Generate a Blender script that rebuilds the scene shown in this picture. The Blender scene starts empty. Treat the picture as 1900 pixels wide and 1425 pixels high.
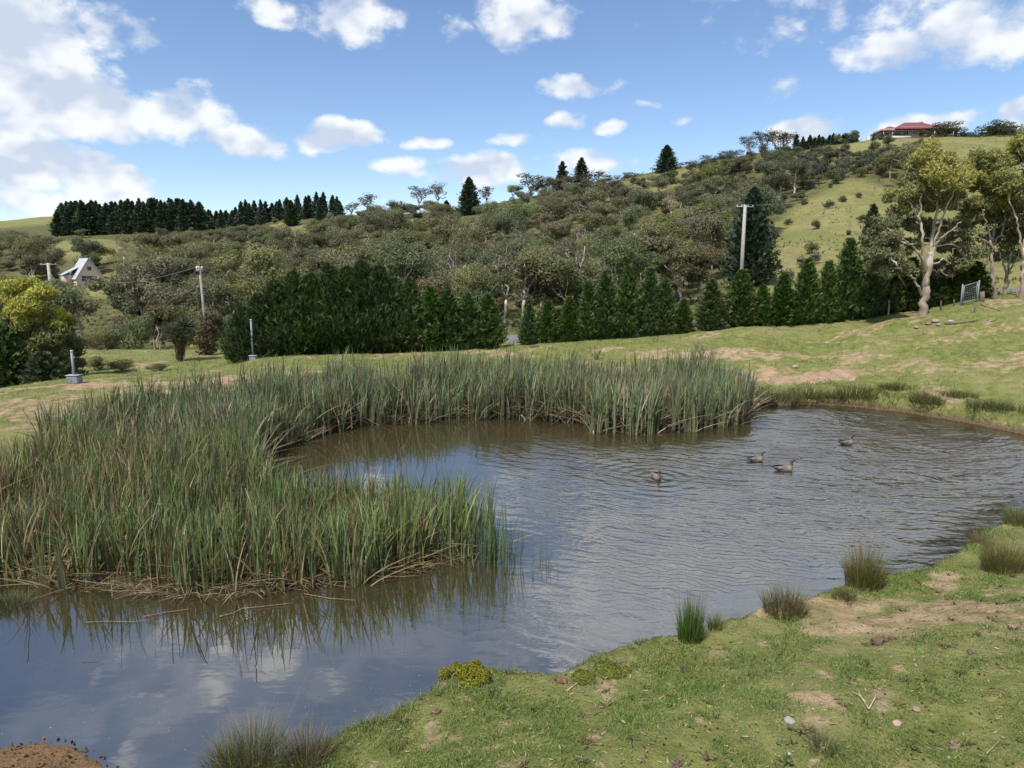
import bpy, bmesh, math, random
import numpy as np
from mathutils import Vector, Matrix, Euler

scene = bpy.context.scene
COL = scene.collection
R = math.radians
F = 1900 * 24 / 36.0          # focal length in photo pixels
EYE = 5.25      # eye height above the water
HOR = 505.0     # photo row of the true horizon
CAM = np.array([0.0, 0.0, EYE])
PITCH = math.atan((712.5 - HOR) / F)

# ------------------------------------------------------------------ camera
cam_d = bpy.data.cameras.new('camera'); cam = bpy.data.objects.new('camera', cam_d)
COL.objects.link(cam); scene.camera = cam
cam_d.sensor_width = 36; cam_d.lens = 24; cam_d.clip_start = 0.1; cam_d.clip_end = 9000
cam.location = CAM; cam.rotation_euler = (math.pi / 2 - PITCH, 0, 0)

def ray(px, py):
    x, y, z = (px - 950) / F, 1.0, -(py - 712.5) / F
    c, s = math.cos(PITCH), math.sin(PITCH)
    return np.array([x, y * c + z * s, -y * s + z * c])
def at(px, py, Y):
    d = ray(px, py); return CAM + d * (Y / d[1])
def on(px, py, z=0.0):
    d = ray(px, py); return CAM + d * ((z - CAM[2]) / d[2])

# ------------------------------------------------------------------ node helper
class NT:
    def __init__(s, tree): s.t = tree; tree.nodes.clear()
    def n(s, typ, *ins, out=0, **props):
        nd = s.t.nodes.new(typ)
        kw = {}
        for k, v in props.items():
            if k.startswith('i_'): kw[k[2:]] = v
            else: setattr(nd, k, v)
        for i, v in enumerate(ins): s.put(nd.inputs[i], v)
        for k, v in kw.items(): s.put(nd.inputs[k.replace('_', ' ')], v)
        return nd.outputs[out] if len(nd.outputs) else nd
    def put(s, sock, v):
        if v is None: return
        if isinstance(v, bpy.types.NodeSocket): s.t.links.new(v, sock)
        else: sock.default_value = v
    def m(s, op, a, b=None, c=None, clamp=False):
        return s.n('ShaderNodeMath', a, b, c, operation=op, use_clamp=clamp)
    def vm(s, op, a, b=None, out=0):
        return s.n('ShaderNodeVectorMath', a, b, operation=op, out=out)
    def noise(s, vec, scale, detail=4, rough=0.5, out=0, dist=0.0):
        return s.n('ShaderNodeTexNoise', out=out, i_Vector=vec, i_Scale=scale, i_Detail=detail, i_Roughness=rough, i_Distortion=dist)
    def mix(s, f, a, b, blend='MIX'):
        nd = s.t.nodes.new('ShaderNodeMix'); nd.data_type = 'RGBA'; nd.blend_type = blend
        s.put(nd.inputs[0], f); s.put(nd.inputs[6], a); s.put(nd.inputs[7], b)
        return nd.outputs[2]
    def rng(s, v, a, b, c=0.0, d=1.0, smooth=True):
        nd = s.t.nodes.new('ShaderNodeMapRange')
        nd.interpolation_type = 'SMOOTHSTEP' if smooth else 'LINEAR'
        for i, x in enumerate((v, a, b, c, d)): s.put(nd.inputs[i], x)
        return nd.outputs[0]
def C(r, g, b): return (r, g, b, 1.0)

# ------------------------------------------------------------------ sun, sky with cumulus, exposure
SUN_EL, SUN_AZ = R(56), R(215)       # azimuth clockwise from +Y: behind the camera, to its left
sd_ = Vector((math.sin(SUN_AZ) * math.cos(SUN_EL), math.cos(SUN_AZ) * math.cos(SUN_EL), math.sin(SUN_EL)))
sun_d = bpy.data.lights.new('sun', 'SUN'); sun = bpy.data.objects.new('sun', sun_d); COL.objects.link(sun)
sun_d.energy = 3.1; sun_d.angle = R(2.0); sun_d.color = (1.0, 0.95, 0.87)
sun.rotation_euler = sd_.to_track_quat('Z', 'Y').to_euler(); sun.location = sd_ * 200

world = bpy.data.worlds.new('World'); scene.world = world; world.use_nodes = True
w = NT(world.node_tree)
sky = w.n('ShaderNodeTexSky', sky_type='NISHITA', sun_disc=False, sun_elevation=SUN_EL, sun_rotation=SUN_AZ,
          altitude=700.0, air_density=1.0, dust_density=0.35, ozone_density=2.0)
sky = w.n('ShaderNodeHueSaturation', i_Hue=0.503, i_Saturation=1.05, i_Value=0.655, i_Color=sky)
dirv = w.n('ShaderNodeTexCoord', out=0)
sep = w.t.nodes.new('ShaderNodeSeparateXYZ'); w.put(sep.inputs[0], dirv)
az = w.m('ARCTAN2', sep.outputs[0], sep.outputs[1]); el = w.m('ARCSINE', sep.outputs[2])
nstr = w.vm('MULTIPLY', dirv, (1, 1, 1.5))
nA = w.noise(nstr, 8.0, 3, 0.56, out=1)
warp = w.vm('SUBTRACT', nA, (0.5, 0.5, 0.5))
comb = w.t.nodes.new('ShaderNodeCombineXYZ'); w.put(comb.inputs[0], az); w.put(comb.inputs[1], el)
P = w.vm('ADD', comb.outputs[0], w.vm('MULTIPLY', warp, (0.07, 0.055, 0.0)))
CLOUDS = [  # photo position, half width, half height, weight
    (0, 95, 120, 130, 1.25), (120, 190, 150, 72, 1.2), (350, 215, 85, 56, .85), (455, 262, 90, 28, 1.0),
    (40, 305, 95, 48, 1.25), (195, 332, 85, 42, 1.2), (60, 375, 190, 24, .7), (630, 245, 78, 34, 1.15), (645, 32, 85, 46, .75),
    (500, 18, 55, 24, .6), (975, 32, 100, 50, .85), (835, 48, 40, 24, .6), (1085, 166, 78, 26, .85), (785, 257, 40, 15, .7),
    (900, 315, 130, 34, .85), (745, 308, 60, 18, .6), (1080, 305, 110, 26, .7), (1660, 92, 100, 36, .85), (1825, 58, 100, 56, .95), (1500, 240, 66, 28, .95),
    (1690, 232, 90, 28, .95), (200, 62, 80, 30, .7), (960, 258, 60, 18, .6), (1440, 160, 36, 24, .6),
    # the cloud bank above the frame that the open water mirrors
    (1850, -490, 820, 300, 1.3), (1250, -330, 340, 140, .9), (330, -340, 220, 110, .52),
    (1130, 247, 36, 13, .7), (1270, 235, 26, 10, .6), (1050, 228, 44, 14, .6), (1210, 204, 30, 10, .5), (1880, 212, 34, 20, .7)]
D = None
for (px, py, hw, hh, wt) in CLOUDS:
    d = ray(px, py); d = d / np.linalg.norm(d)
    a_, e_ = math.atan2(d[0], d[1]), math.asin(d[2])
    q = w.vm('MULTIPLY', w.vm('SUBTRACT', P, (a_, e_, 0)), (F / hw, F / hh, 0))
    v = w.m('MULTIPLY_ADD', w.vm('DOT_PRODUCT', q, q, out=1), -wt, wt)
    D = v if D is None else w.m('MAXIMUM', D, v)
# the rest of the dome carries the same broken cumulus
pl = w.t.nodes.new('ShaderNodeCombineXYZ')
hz = w.m('MAXIMUM', w.m('ADD', sep.outputs[2], 0.10), 0.08)
w.put(pl.inputs[0], w.m('DIVIDE', sep.outputs[0], hz)); w.put(pl.inputs[1], w.m('DIVIDE', sep.outputs[1], hz))
gen = w.rng(w.noise(pl.outputs[0], 0.95, 3, 0.5), 0.38, 0.68, -0.9, 0.95)
inframe = w.m('MULTIPLY', w.rng(el, 0.40, 0.52, 1, 0), w.rng(w.m('ABSOLUTE', az), 0.66, 0.8, 1, 0))
D = w.m('MAXIMUM', D, w.m('SUBTRACT', gen, w.m('MULTIPLY', inframe, 3.0)))
nB = w.noise(nstr, 17.0, 5, 0.6)
dens = w.m('ADD', w.m('MULTIPLY', D, 1.0), w.m('MULTIPLY', w.m('SUBTRACT', nB, 0.5), 2.6))
alpha = w.rng(dens, 0.05, 0.8)
alpha = w.m('MULTIPLY', alpha, 0.93)
# thin high veil overhead
veil = w.m('MULTIPLY', w.rng(w.noise(pl.outputs[0], 1.7, 3, 0.55), 0.3, 0.7, 0.15, 0.62), w.rng(el, 0.38, 0.58))
alpha = w.m('MAXIMUM', alpha, veil)
nC = w.noise(w.vm('ADD', nstr, (0.012, 0.01, 0.05)), 17.0, 2, 0.55)
nC0 = w.noise(nstr, 17.0, 2, 0.55)
lit = w.m('ADD', w.m('MULTIPLY', w.m('SUBTRACT', nC0, nC), 4.2), 0.66)
lit = w.m('SUBTRACT', lit, w.m('MULTIPLY', w.rng(dens, 0.5, 1.35), 0.55), clamp=True)
ccol = w.mix(lit, C(2.5, 2.8, 3.35), C(3.9, 4.0, 4.1))
final = w.mix(alpha, sky, ccol)
bg = w.n('ShaderNodeBackground', final, 0.135)
w.n('ShaderNodeOutputWorld', bg)
world.cycles.sampling_method = 'MANUAL'; world.cycles.sample_map_resolution = 512

vs = scene.view_settings
vs.view_transform = 'Standard'; vs.look = 'None'; vs.exposure = 0.92; vs.gamma = 1.0; vs.use_curve_mapping = False
cy = scene.cycles
cy.use_denoising = True; cy.denoiser = 'OPENIMAGEDENOISE'
cy.max_bounces = 6; cy.diffuse_bounces = 2; cy.glossy_bounces = 3; cy.transmission_bounces = 3; cy.transparent_max_bounces = 8
cy.caustics_reflective = False; cy.caustics_refractive = False; cy.sample_clamp_indirect = 6

# ------------------------------------------------------------------ numpy tools
def vnoise(x, y, seed=0):
    x = np.asarray(x, float); y = np.asarray(y, float)
    xi = np.floor(x).astype(np.int64); yi = np.floor(y).astype(np.int64)
    fx = x - xi; fy = y - yi
    fx = fx * fx * (3 - 2 * fx); fy = fy * fy * (3 - 2 * fy)
    def h(a, b):
        n = (a * 374761393 + b * 668265263 + seed * 974634777) & 0xffffffff
        n = ((n ^ (n >> 13)) * 1274126177) & 0xffffffff
        return ((n ^ (n >> 16)) & 0xffff) / 65535.0
    return (h(xi, yi) * (1 - fx) + h(xi + 1, yi) * fx) * (1 - fy) + (h(xi, yi + 1) * (1 - fx) + h(xi + 1, yi + 1) * fx) * fy
def fbm(x, y, seed=0, oct=4):
    s = 0; a = 0.5
    for o in range(oct):
        s = s + a * vnoise(x * 2 ** o, y * 2 ** o, seed + o * 7); a *= 0.5
    return s / (1 - 0.5 ** oct)
def sstep(x, a, b):
    t = np.clip((x - a) / (b - a), 0, 1); return t * t * (3 - 2 * t)
def unit(v): return v / np.maximum(np.linalg.norm(v, axis=-1, keepdims=True), 1e-9)

def np_mesh(name, V, faces, col=None, mats=(), smooth=False, fmat=None):
    """faces: list of int arrays (n,3) / (n,4)"""
    me = bpy.data.meshes.new(name)
    V = np.asarray(V, np.float32)
    fl = [np.asarray(f, np.int32) for f in faces if len(f)]
    loops = np.concatenate([f.ravel() for f in fl])
    tot = np.concatenate([np.full(len(f), f.shape[1], np.int32) for f in fl])
    start = np.concatenate([[0], np.cumsum(tot)[:-1]]).astype(np.int32)
    me.vertices.add(len(V)); me.vertices.foreach_set('co', V.ravel())
    me.loops.add(len(loops)); me.loops.foreach_set('vertex_index', loops)
    me.polygons.add(len(tot)); me.polygons.foreach_set('loop_start', start); me.polygons.foreach_set('loop_total', tot)
    if smooth: me.polygons.foreach_set('use_smooth', np.ones(len(tot), bool))
    if fmat is not None: me.polygons.foreach_set('material_index', np.asarray(fmat, np.int32))
    me.update(calc_edges=True)
    if col is not None:
        c = np.ones((len(V), 4), np.float32); c[:, :3] = col
        a = me.attributes.new('Col', 'FLOAT_COLOR', 'POINT'); a.data.foreach_set('color', c.ravel())
    for m_ in mats: me.materials.append(m_)
    return me
def fattr(me, name, arr):
    a = me.attributes.new(name, 'FLOAT', 'POINT'); a.data.foreach_set('value', np.asarray(arr, np.float32))

def obj(name, me, parent=None, loc=(0, 0, 0), rot=(0, 0, 0), scale=(1, 1, 1)):
    o = bpy.data.objects.new(name, me); COL.objects.link(o)
    o.location = loc; o.rotation_euler = rot; o.scale = scale
    if parent is not None: o.parent = parent
    return o
def tag(o, label, cat, group=None):
    o['label'] = label; o['category'] = cat
    if group: o['group'] = group
    return o
def empty(name, loc, label, cat, group=None, rz=0, scale=1.0):
    o = bpy.data.objects.new(name, None); COL.objects.link(o)
    o.empty_display_size = 0.2
    o.location = loc; o.rotation_euler = (0, 0, rz)
    o.scale = (scale,) * 3 if not hasattr(scale, '__len__') else scale
    return tag(o, label, cat, group)

class Geo:
    """collects tubes, leaves, blades and boxes with a colour per vertex"""
    def __init__(s): s.V = []; s.F3 = []; s.F4 = []; s.Cc = []; s.n = 0
    def add(s, V, f3=None, f4=None, col=(1, 1, 1)):
        V = np.asarray(V, float).reshape(-1, 3); k = len(V)
        if f3 is not None: s.F3.append(np.asarray(f3) + s.n)
        if f4 is not None: s.F4.append(np.asarray(f4) + s.n)
        c = np.asarray(col, float)
        s.Cc.append(np.broadcast_to(c, (k, 3)) if c.ndim == 1 else c); s.V.append(V); s.n += k
    def tube(s, pts, rad, col=(1, 1, 1), sides=6, cap=True, jit=0.0):
        pts = np.asarray(pts, float); n = len(pts); rad = np.broadcast_to(np.asarray(rad, float), (n,))
        T = unit(np.gradient(pts, axis=0)); ref = np.array([0.31, 0.87, 0.38])
        A = unit(np.cross(T, ref)); B = np.cross(T, A)
        th = np.arange(sides) * 2 * math.pi / sides
        rr = rad[:, None] * (1 + jit * np.sin(th[None] * 3 + np.arange(n)[:, None] * .7))
        V = pts[:, None] + rr[..., None] * (np.cos(th)[None, :, None] * A[:, None] + np.sin(th)[None, :, None] * B[:, None])
        i = np.arange(n - 1)[:, None] * sides; j = np.arange(sides)[None]; j2 = (j + 1) % sides
        q = np.stack([i + j, i + j2, i + sides + j2, i + sides + j], -1).reshape(-1, 4)
        V = V.reshape(-1, 3); f3 = None
        if cap:
            V = np.vstack([V, pts[0], pts[-1]]); k = n * sides
            jj = np.arange(sides); f3 = np.vstack([np.stack([jj, np.full(sides, k), (jj + 1) % sides], -1),
                np.stack([(n - 1) * sides + (jj + 1) % sides, np.full(sides, k + 1), (n - 1) * sides + jj], -1)])
        c = np.asarray(col, float)
        if c.ndim == 2:
            c = np.repeat(c, sides, 0)
            if cap: c = np.vstack([c, c[0], c[-1]])
        s.add(V, f3, q, c)
    def box(s, c, h, M=None, col=(1, 1, 1)):
        sg = np.array([[x, y, z] for z in (-1, 1) for y in (-1, 1) for x in (-1, 1)], float) * np.asarray(h)
        if M is not None: sg = sg @ np.asarray(M).T
        s.add(sg + np.asarray(c), None, [[0, 2, 3, 1], [4, 5, 7, 6], [0, 1, 5, 4], [2, 6, 7, 3], [0, 4, 6, 2], [1, 3, 7, 5]], col)
    def leaves(s, rng, c, nrm, L, W, col, axis=None):
        n = len(c); nrm = unit(nrm)
        t = unit(np.cross(nrm, rng.normal(size=(n, 3)))) if axis is None else unit(axis)
        b = unit(np.cross(nrm, t) + 1e-6)
        L = np.broadcast_to(L, (n,))[:, None]; W = np.broadcast_to(W, (n,))[:, None]
        V = np.stack([c - t * L / 2, c + b * W / 2 - t * L * .08, c + t * L / 2, c - b * W / 2 - t * L * .08], 1)
        f = np.arange(4 * n).reshape(n, 4)
        s.add(V, None, f, np.repeat(col, 4, 0))
    def blades(s, base, H, Wd, lean, bend, col0, col1, nseg=4, face=None, rng=None, tipw=0.05):
        """curved tapering blades. base (n,3), H, Wd (n,), lean (n,2) horizontal offset of tip / H, bend>1 curvature exponent"""
        n = len(base); t = np.linspace(0, 1, nseg + 1)
        H = np.broadcast_to(H, (n,)); Wd = np.broadcast_to(Wd, (n,)); bend = np.broadcast_to(bend, (n,))
        ln = np.linalg.norm(lean, axis=1)
        off = t[None] ** bend[:, None]
        P_ = np.zeros((n, nseg + 1, 3))
        P_[..., :2] = base[:, None, :2] + lean[:, None, :] * (H[:, None] * off)[..., None]
        drop = np.clip(ln, 0, 3)[:, None] * 0.35 * off
        P_[..., 2] = base[:, None, 2] + H[:, None] * (t[None] - drop)
        fa = rng.uniform(0, 2 * math.pi, n) if face is None else face
        side = np.stack([np.cos(fa), np.sin(fa), np.zeros(n)], -1)
        wt = np.interp(t, [0, .15, .5, .8, 1], [.8, 1, 1, .65, tipw])
        o = side[:, None] * (Wd[:, None] * wt[None] / 2)[..., None]
        V = np.stack([P_ - o, P_ + o], 2).reshape(n, -1, 3)
        k = 2 * (nseg + 1)
        i = np.arange(nseg) * 2
        q = np.stack([i, i + 1, i + 3, i + 2], -1)
        f = (np.arange(n)[:, None, None] * k + q[None]).reshape(-1, 4)
        cc = col0[:, None] + (col1 - col0)[:, None] * (t[None] ** .8)[..., None]
        s.add(V, None, f, np.repeat(cc, 2, 1).reshape(-1, 3))
    def mesh(s, name, mat, smooth=False):
        f = []
        if s.F3: f.append(np.vstack(s.F3))
        if s.F4: f.append(np.vstack(s.F4))
        return np_mesh(name, np.vstack(s.V), f, np.vstack(s.Cc), (mat,), smooth)

# ------------------------------------------------------------------ materials
def mat(name):
    m_ = bpy.data.materials.new(name); m_.use_nodes = True
    return m_, NT(m_.node_tree)
def foliage_mat(name, transl=0.25, var=0.25, rough=0.6, hue=0.02, spec=0.25, sat=(.85, .3)):
    m_, t = mat(name)
    a = t.n('ShaderNodeAttribute', attribute_name='Col')
    r = t.n('ShaderNodeObjectInfo', out=5)
    c = t.n('ShaderNodeHueSaturation', i_Hue=t.m('MULTIPLY_ADD', r, hue * 2, 0.5 - hue), i_Saturation=t.m('MULTIPLY_ADD', t.m('FRACT', t.m('MULTIPLY', r, 7.31)), sat[1], sat[0]),
            i_Value=t.m('MULTIPLY_ADD', t.m('FRACT', t.m('MULTIPLY', r, 13.7)), var * 2, 1 - var), i_Color=a)
    b = t.n('ShaderNodeBsdfPrincipled', i_Base_Color=c, i_Roughness=rough)
    b.node.inputs['Specular IOR Level'].default_value = spec
    tr = t.n('ShaderNodeBsdfTranslucent', c)
    t.n('ShaderNodeOutputMaterial', t.n('ShaderNodeMixShader', transl, b, tr))
    return m_
M_leaf = foliage_mat('gum_leaves', .33, .22, hue=.009, sat=(.76, .24))
M_near = foliage_mat('near_gum_leaves', .33, 0.0, hue=0.0)
M_needle = foliage_mat('conifer_needles', .12, .15, hue=.012)
M_reed = foliage_mat('reed_leaves', .22, .0, .5, 0.0, .35)
M_grass = foliage_mat('grass_blades', .3, .0, .6, 0.0, .2)
def bark_mat(name, scale=6, bump=.4, rough=.8):
    m_, t = mat(name)
    a = t.n('ShaderNodeAttribute', attribute_name='Col')
    co = t.n('ShaderNodeTexCoord', out=3)
    n1 = t.noise(t.vm('MULTIPLY', co, (1, 1, .18)), scale, 5, .6)
    c = t.mix(t.rng(n1, .35, .68), t.mix(1, a, C(.62, .55, .48), 'MULTIPLY'), a)
    bp = t.n('ShaderNodeBump', i_Strength=bump, i_Distance=.05, i_Height=n1)
    b = t.n('ShaderNodeBsdfPrincipled', i_Base_Color=c, i_Roughness=rough, i_Normal=bp)
    t.n('ShaderNodeOutputMaterial', b); return m_
M_bark = bark_mat('bark')
M_wood = bark_mat('weathered_wood', 14, .3)
def plain(name, col, rough=.7, metal=0.0, nscale=8, amt=.18, bump=.1, vcol=False):
    m_, t = mat(name)
    co = t.n('ShaderNodeTexCoord', out=3)
    n1 = t.noise(co, nscale, 5, .6)
    base = t.n('ShaderNodeAttribute', attribute_name='Col') if vcol else C(*col)
    k = t.m('MULTIPLY_ADD', n1, amt * 2, 1 - amt)
    c = t.n('ShaderNodeHueSaturation', i_Value=k, i_Color=base)
    bp = t.n('ShaderNodeBump', i_Strength=bump, i_Distance=.02, i_Height=n1)
    b = t.n('ShaderNodeBsdfPrincipled', i_Base_Color=c, i_Roughness=rough, i_Metallic=metal, i_Normal=bp)
    t.n('ShaderNodeOutputMaterial', b); return m_
M_vc = plain('painted_surface', None, .7, 0, 6, .12, .1, True)
M_duck = plain('feathers', None, .6, 0, 40, .25, .2, True)
M_stone = plain('stone', None, .85, 0, 25, .3, .6, True)
M_steel = plain('galvanised_steel', (.18, .20, .225), .6, .25, 12, .15, .05)
M_glass, t_ = mat('window_glass')
t_.n('ShaderNodeOutputMaterial', t_.n('ShaderNodeBsdfPrincipled', i_Base_Color=C(.02, .025, .03), i_Roughness=.08))

# ------------------------------------------------------------------ terrain
SHORE_PX = [(1430, 752), (1500, 750), (1600, 756), (1700, 768), (1800, 786), (1900, 806), (2010, 840), (2040, 875), (1975, 905),
            (1900, 945), (1850, 978), (1780, 1022), (1720, 1062), (1650, 1076), (1580, 1084), (1500, 1112), (1400, 1142),
            (1330, 1162), (1240, 1188), (1160, 1212), (1090, 1228), (1030, 1258), (960, 1250), (900, 1246), (815, 1268),
            (788, 1300), (715, 1345), (640, 1376), (590, 1402), (480, 1415), (400, 1432), (330, 1480), (240, 1480), (195, 1425), (150, 1392), (80, 1378), (0, 1382), (-60, 1360), (-90, 1290)]
SH = [tuple(on(a, b)[:2]) for a, b in SHORE_PX]
SH += [(-8.5, 9.33), (-8.84, 10.32), (-9.67, 11.66), (-10.55, 13.96), (-11.21, 16.54), (-11.57, 19.33), (-10.84, 22.63), (-8.22, 25.64), (-4.34, 27.38), (0, 28.1), (4.31, 27.86), (7.82, 27.38)]
SH = np.array(SH)
def poly_sd(x, y, poly):
    x = np.asarray(x, float); y = np.asarray(y, float)
    d2 = np.full(x.shape, 1e18); ins = np.zeros(x.shape, bool)
    n = len(poly)
    for i in range(n):
        ax, ay = poly[i]; bx, by = poly[(i + 1) % n]
        ex, ey = bx - ax, by - ay
        t = np.clip(((x - ax) * ex + (y - ay) * ey) / (ex * ex + ey * ey + 1e-12), 0, 1)
        d2 = np.minimum(d2, (x - ax - t * ex) ** 2 + (y - ay - t * ey) ** 2)
        c = ((ay > y) != (by > y)) & (x < (bx - ax) * (y - ay) / (by - ay + 1e-12) + ax)
        ins ^= c
    return np.where(ins, -1, 1) * np.sqrt(d2)
def pond_sd(x, y):
    return poly_sd(x, y, SH) + (fbm(x * 1.7, y * 1.7, 3, 3) - .5) * .30

CP = []   # control points: X, Y, Z
def cz(X, Y, Z): CP.append((X, Y, Z))
def cpx(px, py, Y): p = at(px, py, Y); CP.append((p[0], p[1], p[2]))
for q in SH[::2]: cz(q[0], q[1], .16)
for a in [(4.98, 4.74, 1.05), (0, 4.68, .85), (9.22, 9.56, 1.0), (13.14, 12.93, 1.15), (-2.38, 5.1, .35), (2.93, 7.23, .55), (6.27, 9.1, .55), (10.25, 4.91, 1.5), (18.72, 11.53, 2.0), (23.07, 16.65, 2.6),
          (-15.63, 19.31, .75), (-13.55, 9.91, .6), (-9.54, 5.69, .5), (-17.43, 12.84, .9), (-16.38, 23.43, .65), (-4.89, 3.39, .4), (0, 1.35, 1.2), (-7.64, 1, .6), (8.25, 1.17, 1.6)]: cz(*a)
for a in [(0, 728, 27), (138, 711, 29.1), (250, 702, 30.5), (400, 690, 32.5), (450, 673, 36), (480, 663, 38), (700, 656, 39.2), (940, 645, 39.98), (1000, 639, 40.5),
          (1150, 628, 40.24), (1280, 617, 39.98), (1400, 607, 39.72), (1500, 603, 39.46), (1640, 589, 38.48), (1715, 585, 37), (1840, 561, 36.5), (1900, 558, 36), (2050, 545, 34.83),
          (600, 684, 32.5), (900, 678, 33.08), (1200, 662, 33.67), (1450, 688, 30.9), (1500, 640, 36), (1700, 640, 32.5), (1850, 655, 29.8), (1900, 720, 25.5), (1720, 700, 27.7)]: cpx(*a)
for a in [(-100, 760, 38), (0, 720, 36), (200, 690, 39.46), (390, 683, 42.25), (700, 655, 50.55), (950, 631, 51.27), (1290, 603, 49.82), (1500, 585, 48.36), (1700, 566, 46.18), (1860, 541, 44), (2000, 530, 42.25)]: cpx(*a)
for a in [(0, 630, 120), (0, 540, 200), (0, 455, 300), (0, 412, 600), (0, 425, 420), (-200, 420, 400), (-200, 600, 150),
          (155, 527, 200), (160, 455, 270), (100, 402, 600), (240, 402, 620), (250, 436, 330), (300, 610, 110), (300, 545, 160), (300, 480, 240),
          (450, 424, 330), (540, 412, 320), (520, 440, 280), (700, 600, 100), (700, 530, 160), (700, 455, 240), (700, 402, 330),
          (1000, 590, 100), (1000, 508, 160), (1000, 430, 240), (1000, 366, 320), (1150, 336, 325), (1250, 575, 90), (1250, 480, 150), (1250, 400, 220), (1270, 310, 325),
          (1400, 566, 82), (1400, 492, 120), (1400, 420, 175), (1400, 345, 245), (1400, 288, 315), (1550, 545, 82), (1550, 450, 130), (1550, 350, 200), (1550, 268, 305),
          (1700, 540, 80), (1700, 450, 130), (1700, 345, 200), (1700, 257, 300), (1850, 252, 300), (1900, 530, 76), (1900, 440, 130), (1900, 340, 200), (2100, 250, 300), (2100, 420, 130)]: cpx(*a)
for px in (0, 300, 600, 900, 1200, 1500, 1800, 2100):
    Y = 900 if px < 350 else 620
    p = at(px, 470 if px > 350 else 440, Y); cz(*p)
    p = at(px, 540, 2500); cz(*p)
CP = np.array(CP)
def uv(x, y):
    yy = np.maximum(y, 1.0); return np.stack([np.clip(x / yy, -1.6, 1.6) * 2.2, np.log(yy)], -1)
def _tps_fit(Q, z, lam):
    n = len(Q); r2 = ((Q[:, None] - Q[None]) ** 2).sum(-1)
    K = .5 * r2 * np.log(r2 + 1e-12) + lam * np.eye(n)
    Pm = np.hstack([np.ones((n, 1)), Q]); A = np.zeros((n + 3, n + 3)); A[:n, :n] = K; A[:n, n:] = Pm; A[n:, :n] = Pm.T
    return np.linalg.solve(A, np.concatenate([z, np.zeros(3)]))
# interpolate the elevation angle (z relative to eye)/distance: smooth near and far alike
Q_ = uv(CP[:, 0], CP[:, 1]); W_ = _tps_fit(Q_, (CP[:, 2] - EYE) / CP[:, 1], 2e-4)
def regional(x, y):
    x = np.atleast_1d(np.asarray(x, float)); y = np.atleast_1d(np.asarray(y, float))
    U = uv(x, y); out = np.empty(len(x))
    for i in range(0, len(x), 20000):
        u = U[i:i + 20000]; r2 = ((u[:, None] - Q_[None]) ** 2).sum(-1)
        out[i:i + 20000] = (.5 * r2 * np.log(r2 + 1e-12)) @ W_[:-3] + W_[-3] + u @ W_[-2:]
    return out * np.maximum(y, 1.0) + EYE
ROAD = np.array([(-45.91, 33.67), (-30.69, 38), (-21.32, 39.98), (-18.68, 42.25), (-9.96, 49.82), (0.00, 52), (13.48, 50.55), (21.02, 48.36), (27.44, 46.18), (31.60, 44), (34.99, 42.25), (51.03, 39.46), (82.50, 36)], float)
def _resample(p, n):
    d = np.concatenate([[0], np.cumsum(np.linalg.norm(np.diff(p, axis=0), axis=1))]); t = np.linspace(0, d[-1], n)
    o = np.stack([np.interp(t, d, p[:, 0]), np.interp(t, d, p[:, 1])], -1)
    for _ in range(12): o[1:-1] = (o[:-2] + 2 * o[1:-1] + o[2:]) / 4
    return o
ROADP = _resample(ROAD, 120)
ROADZ = regional(ROADP[:, 0], ROADP[:, 1]); 
for _ in range(10): ROADZ[1:-1] = (ROADZ[:-2] + 2 * ROADZ[1:-1] + ROADZ[2:]) / 4
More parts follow.
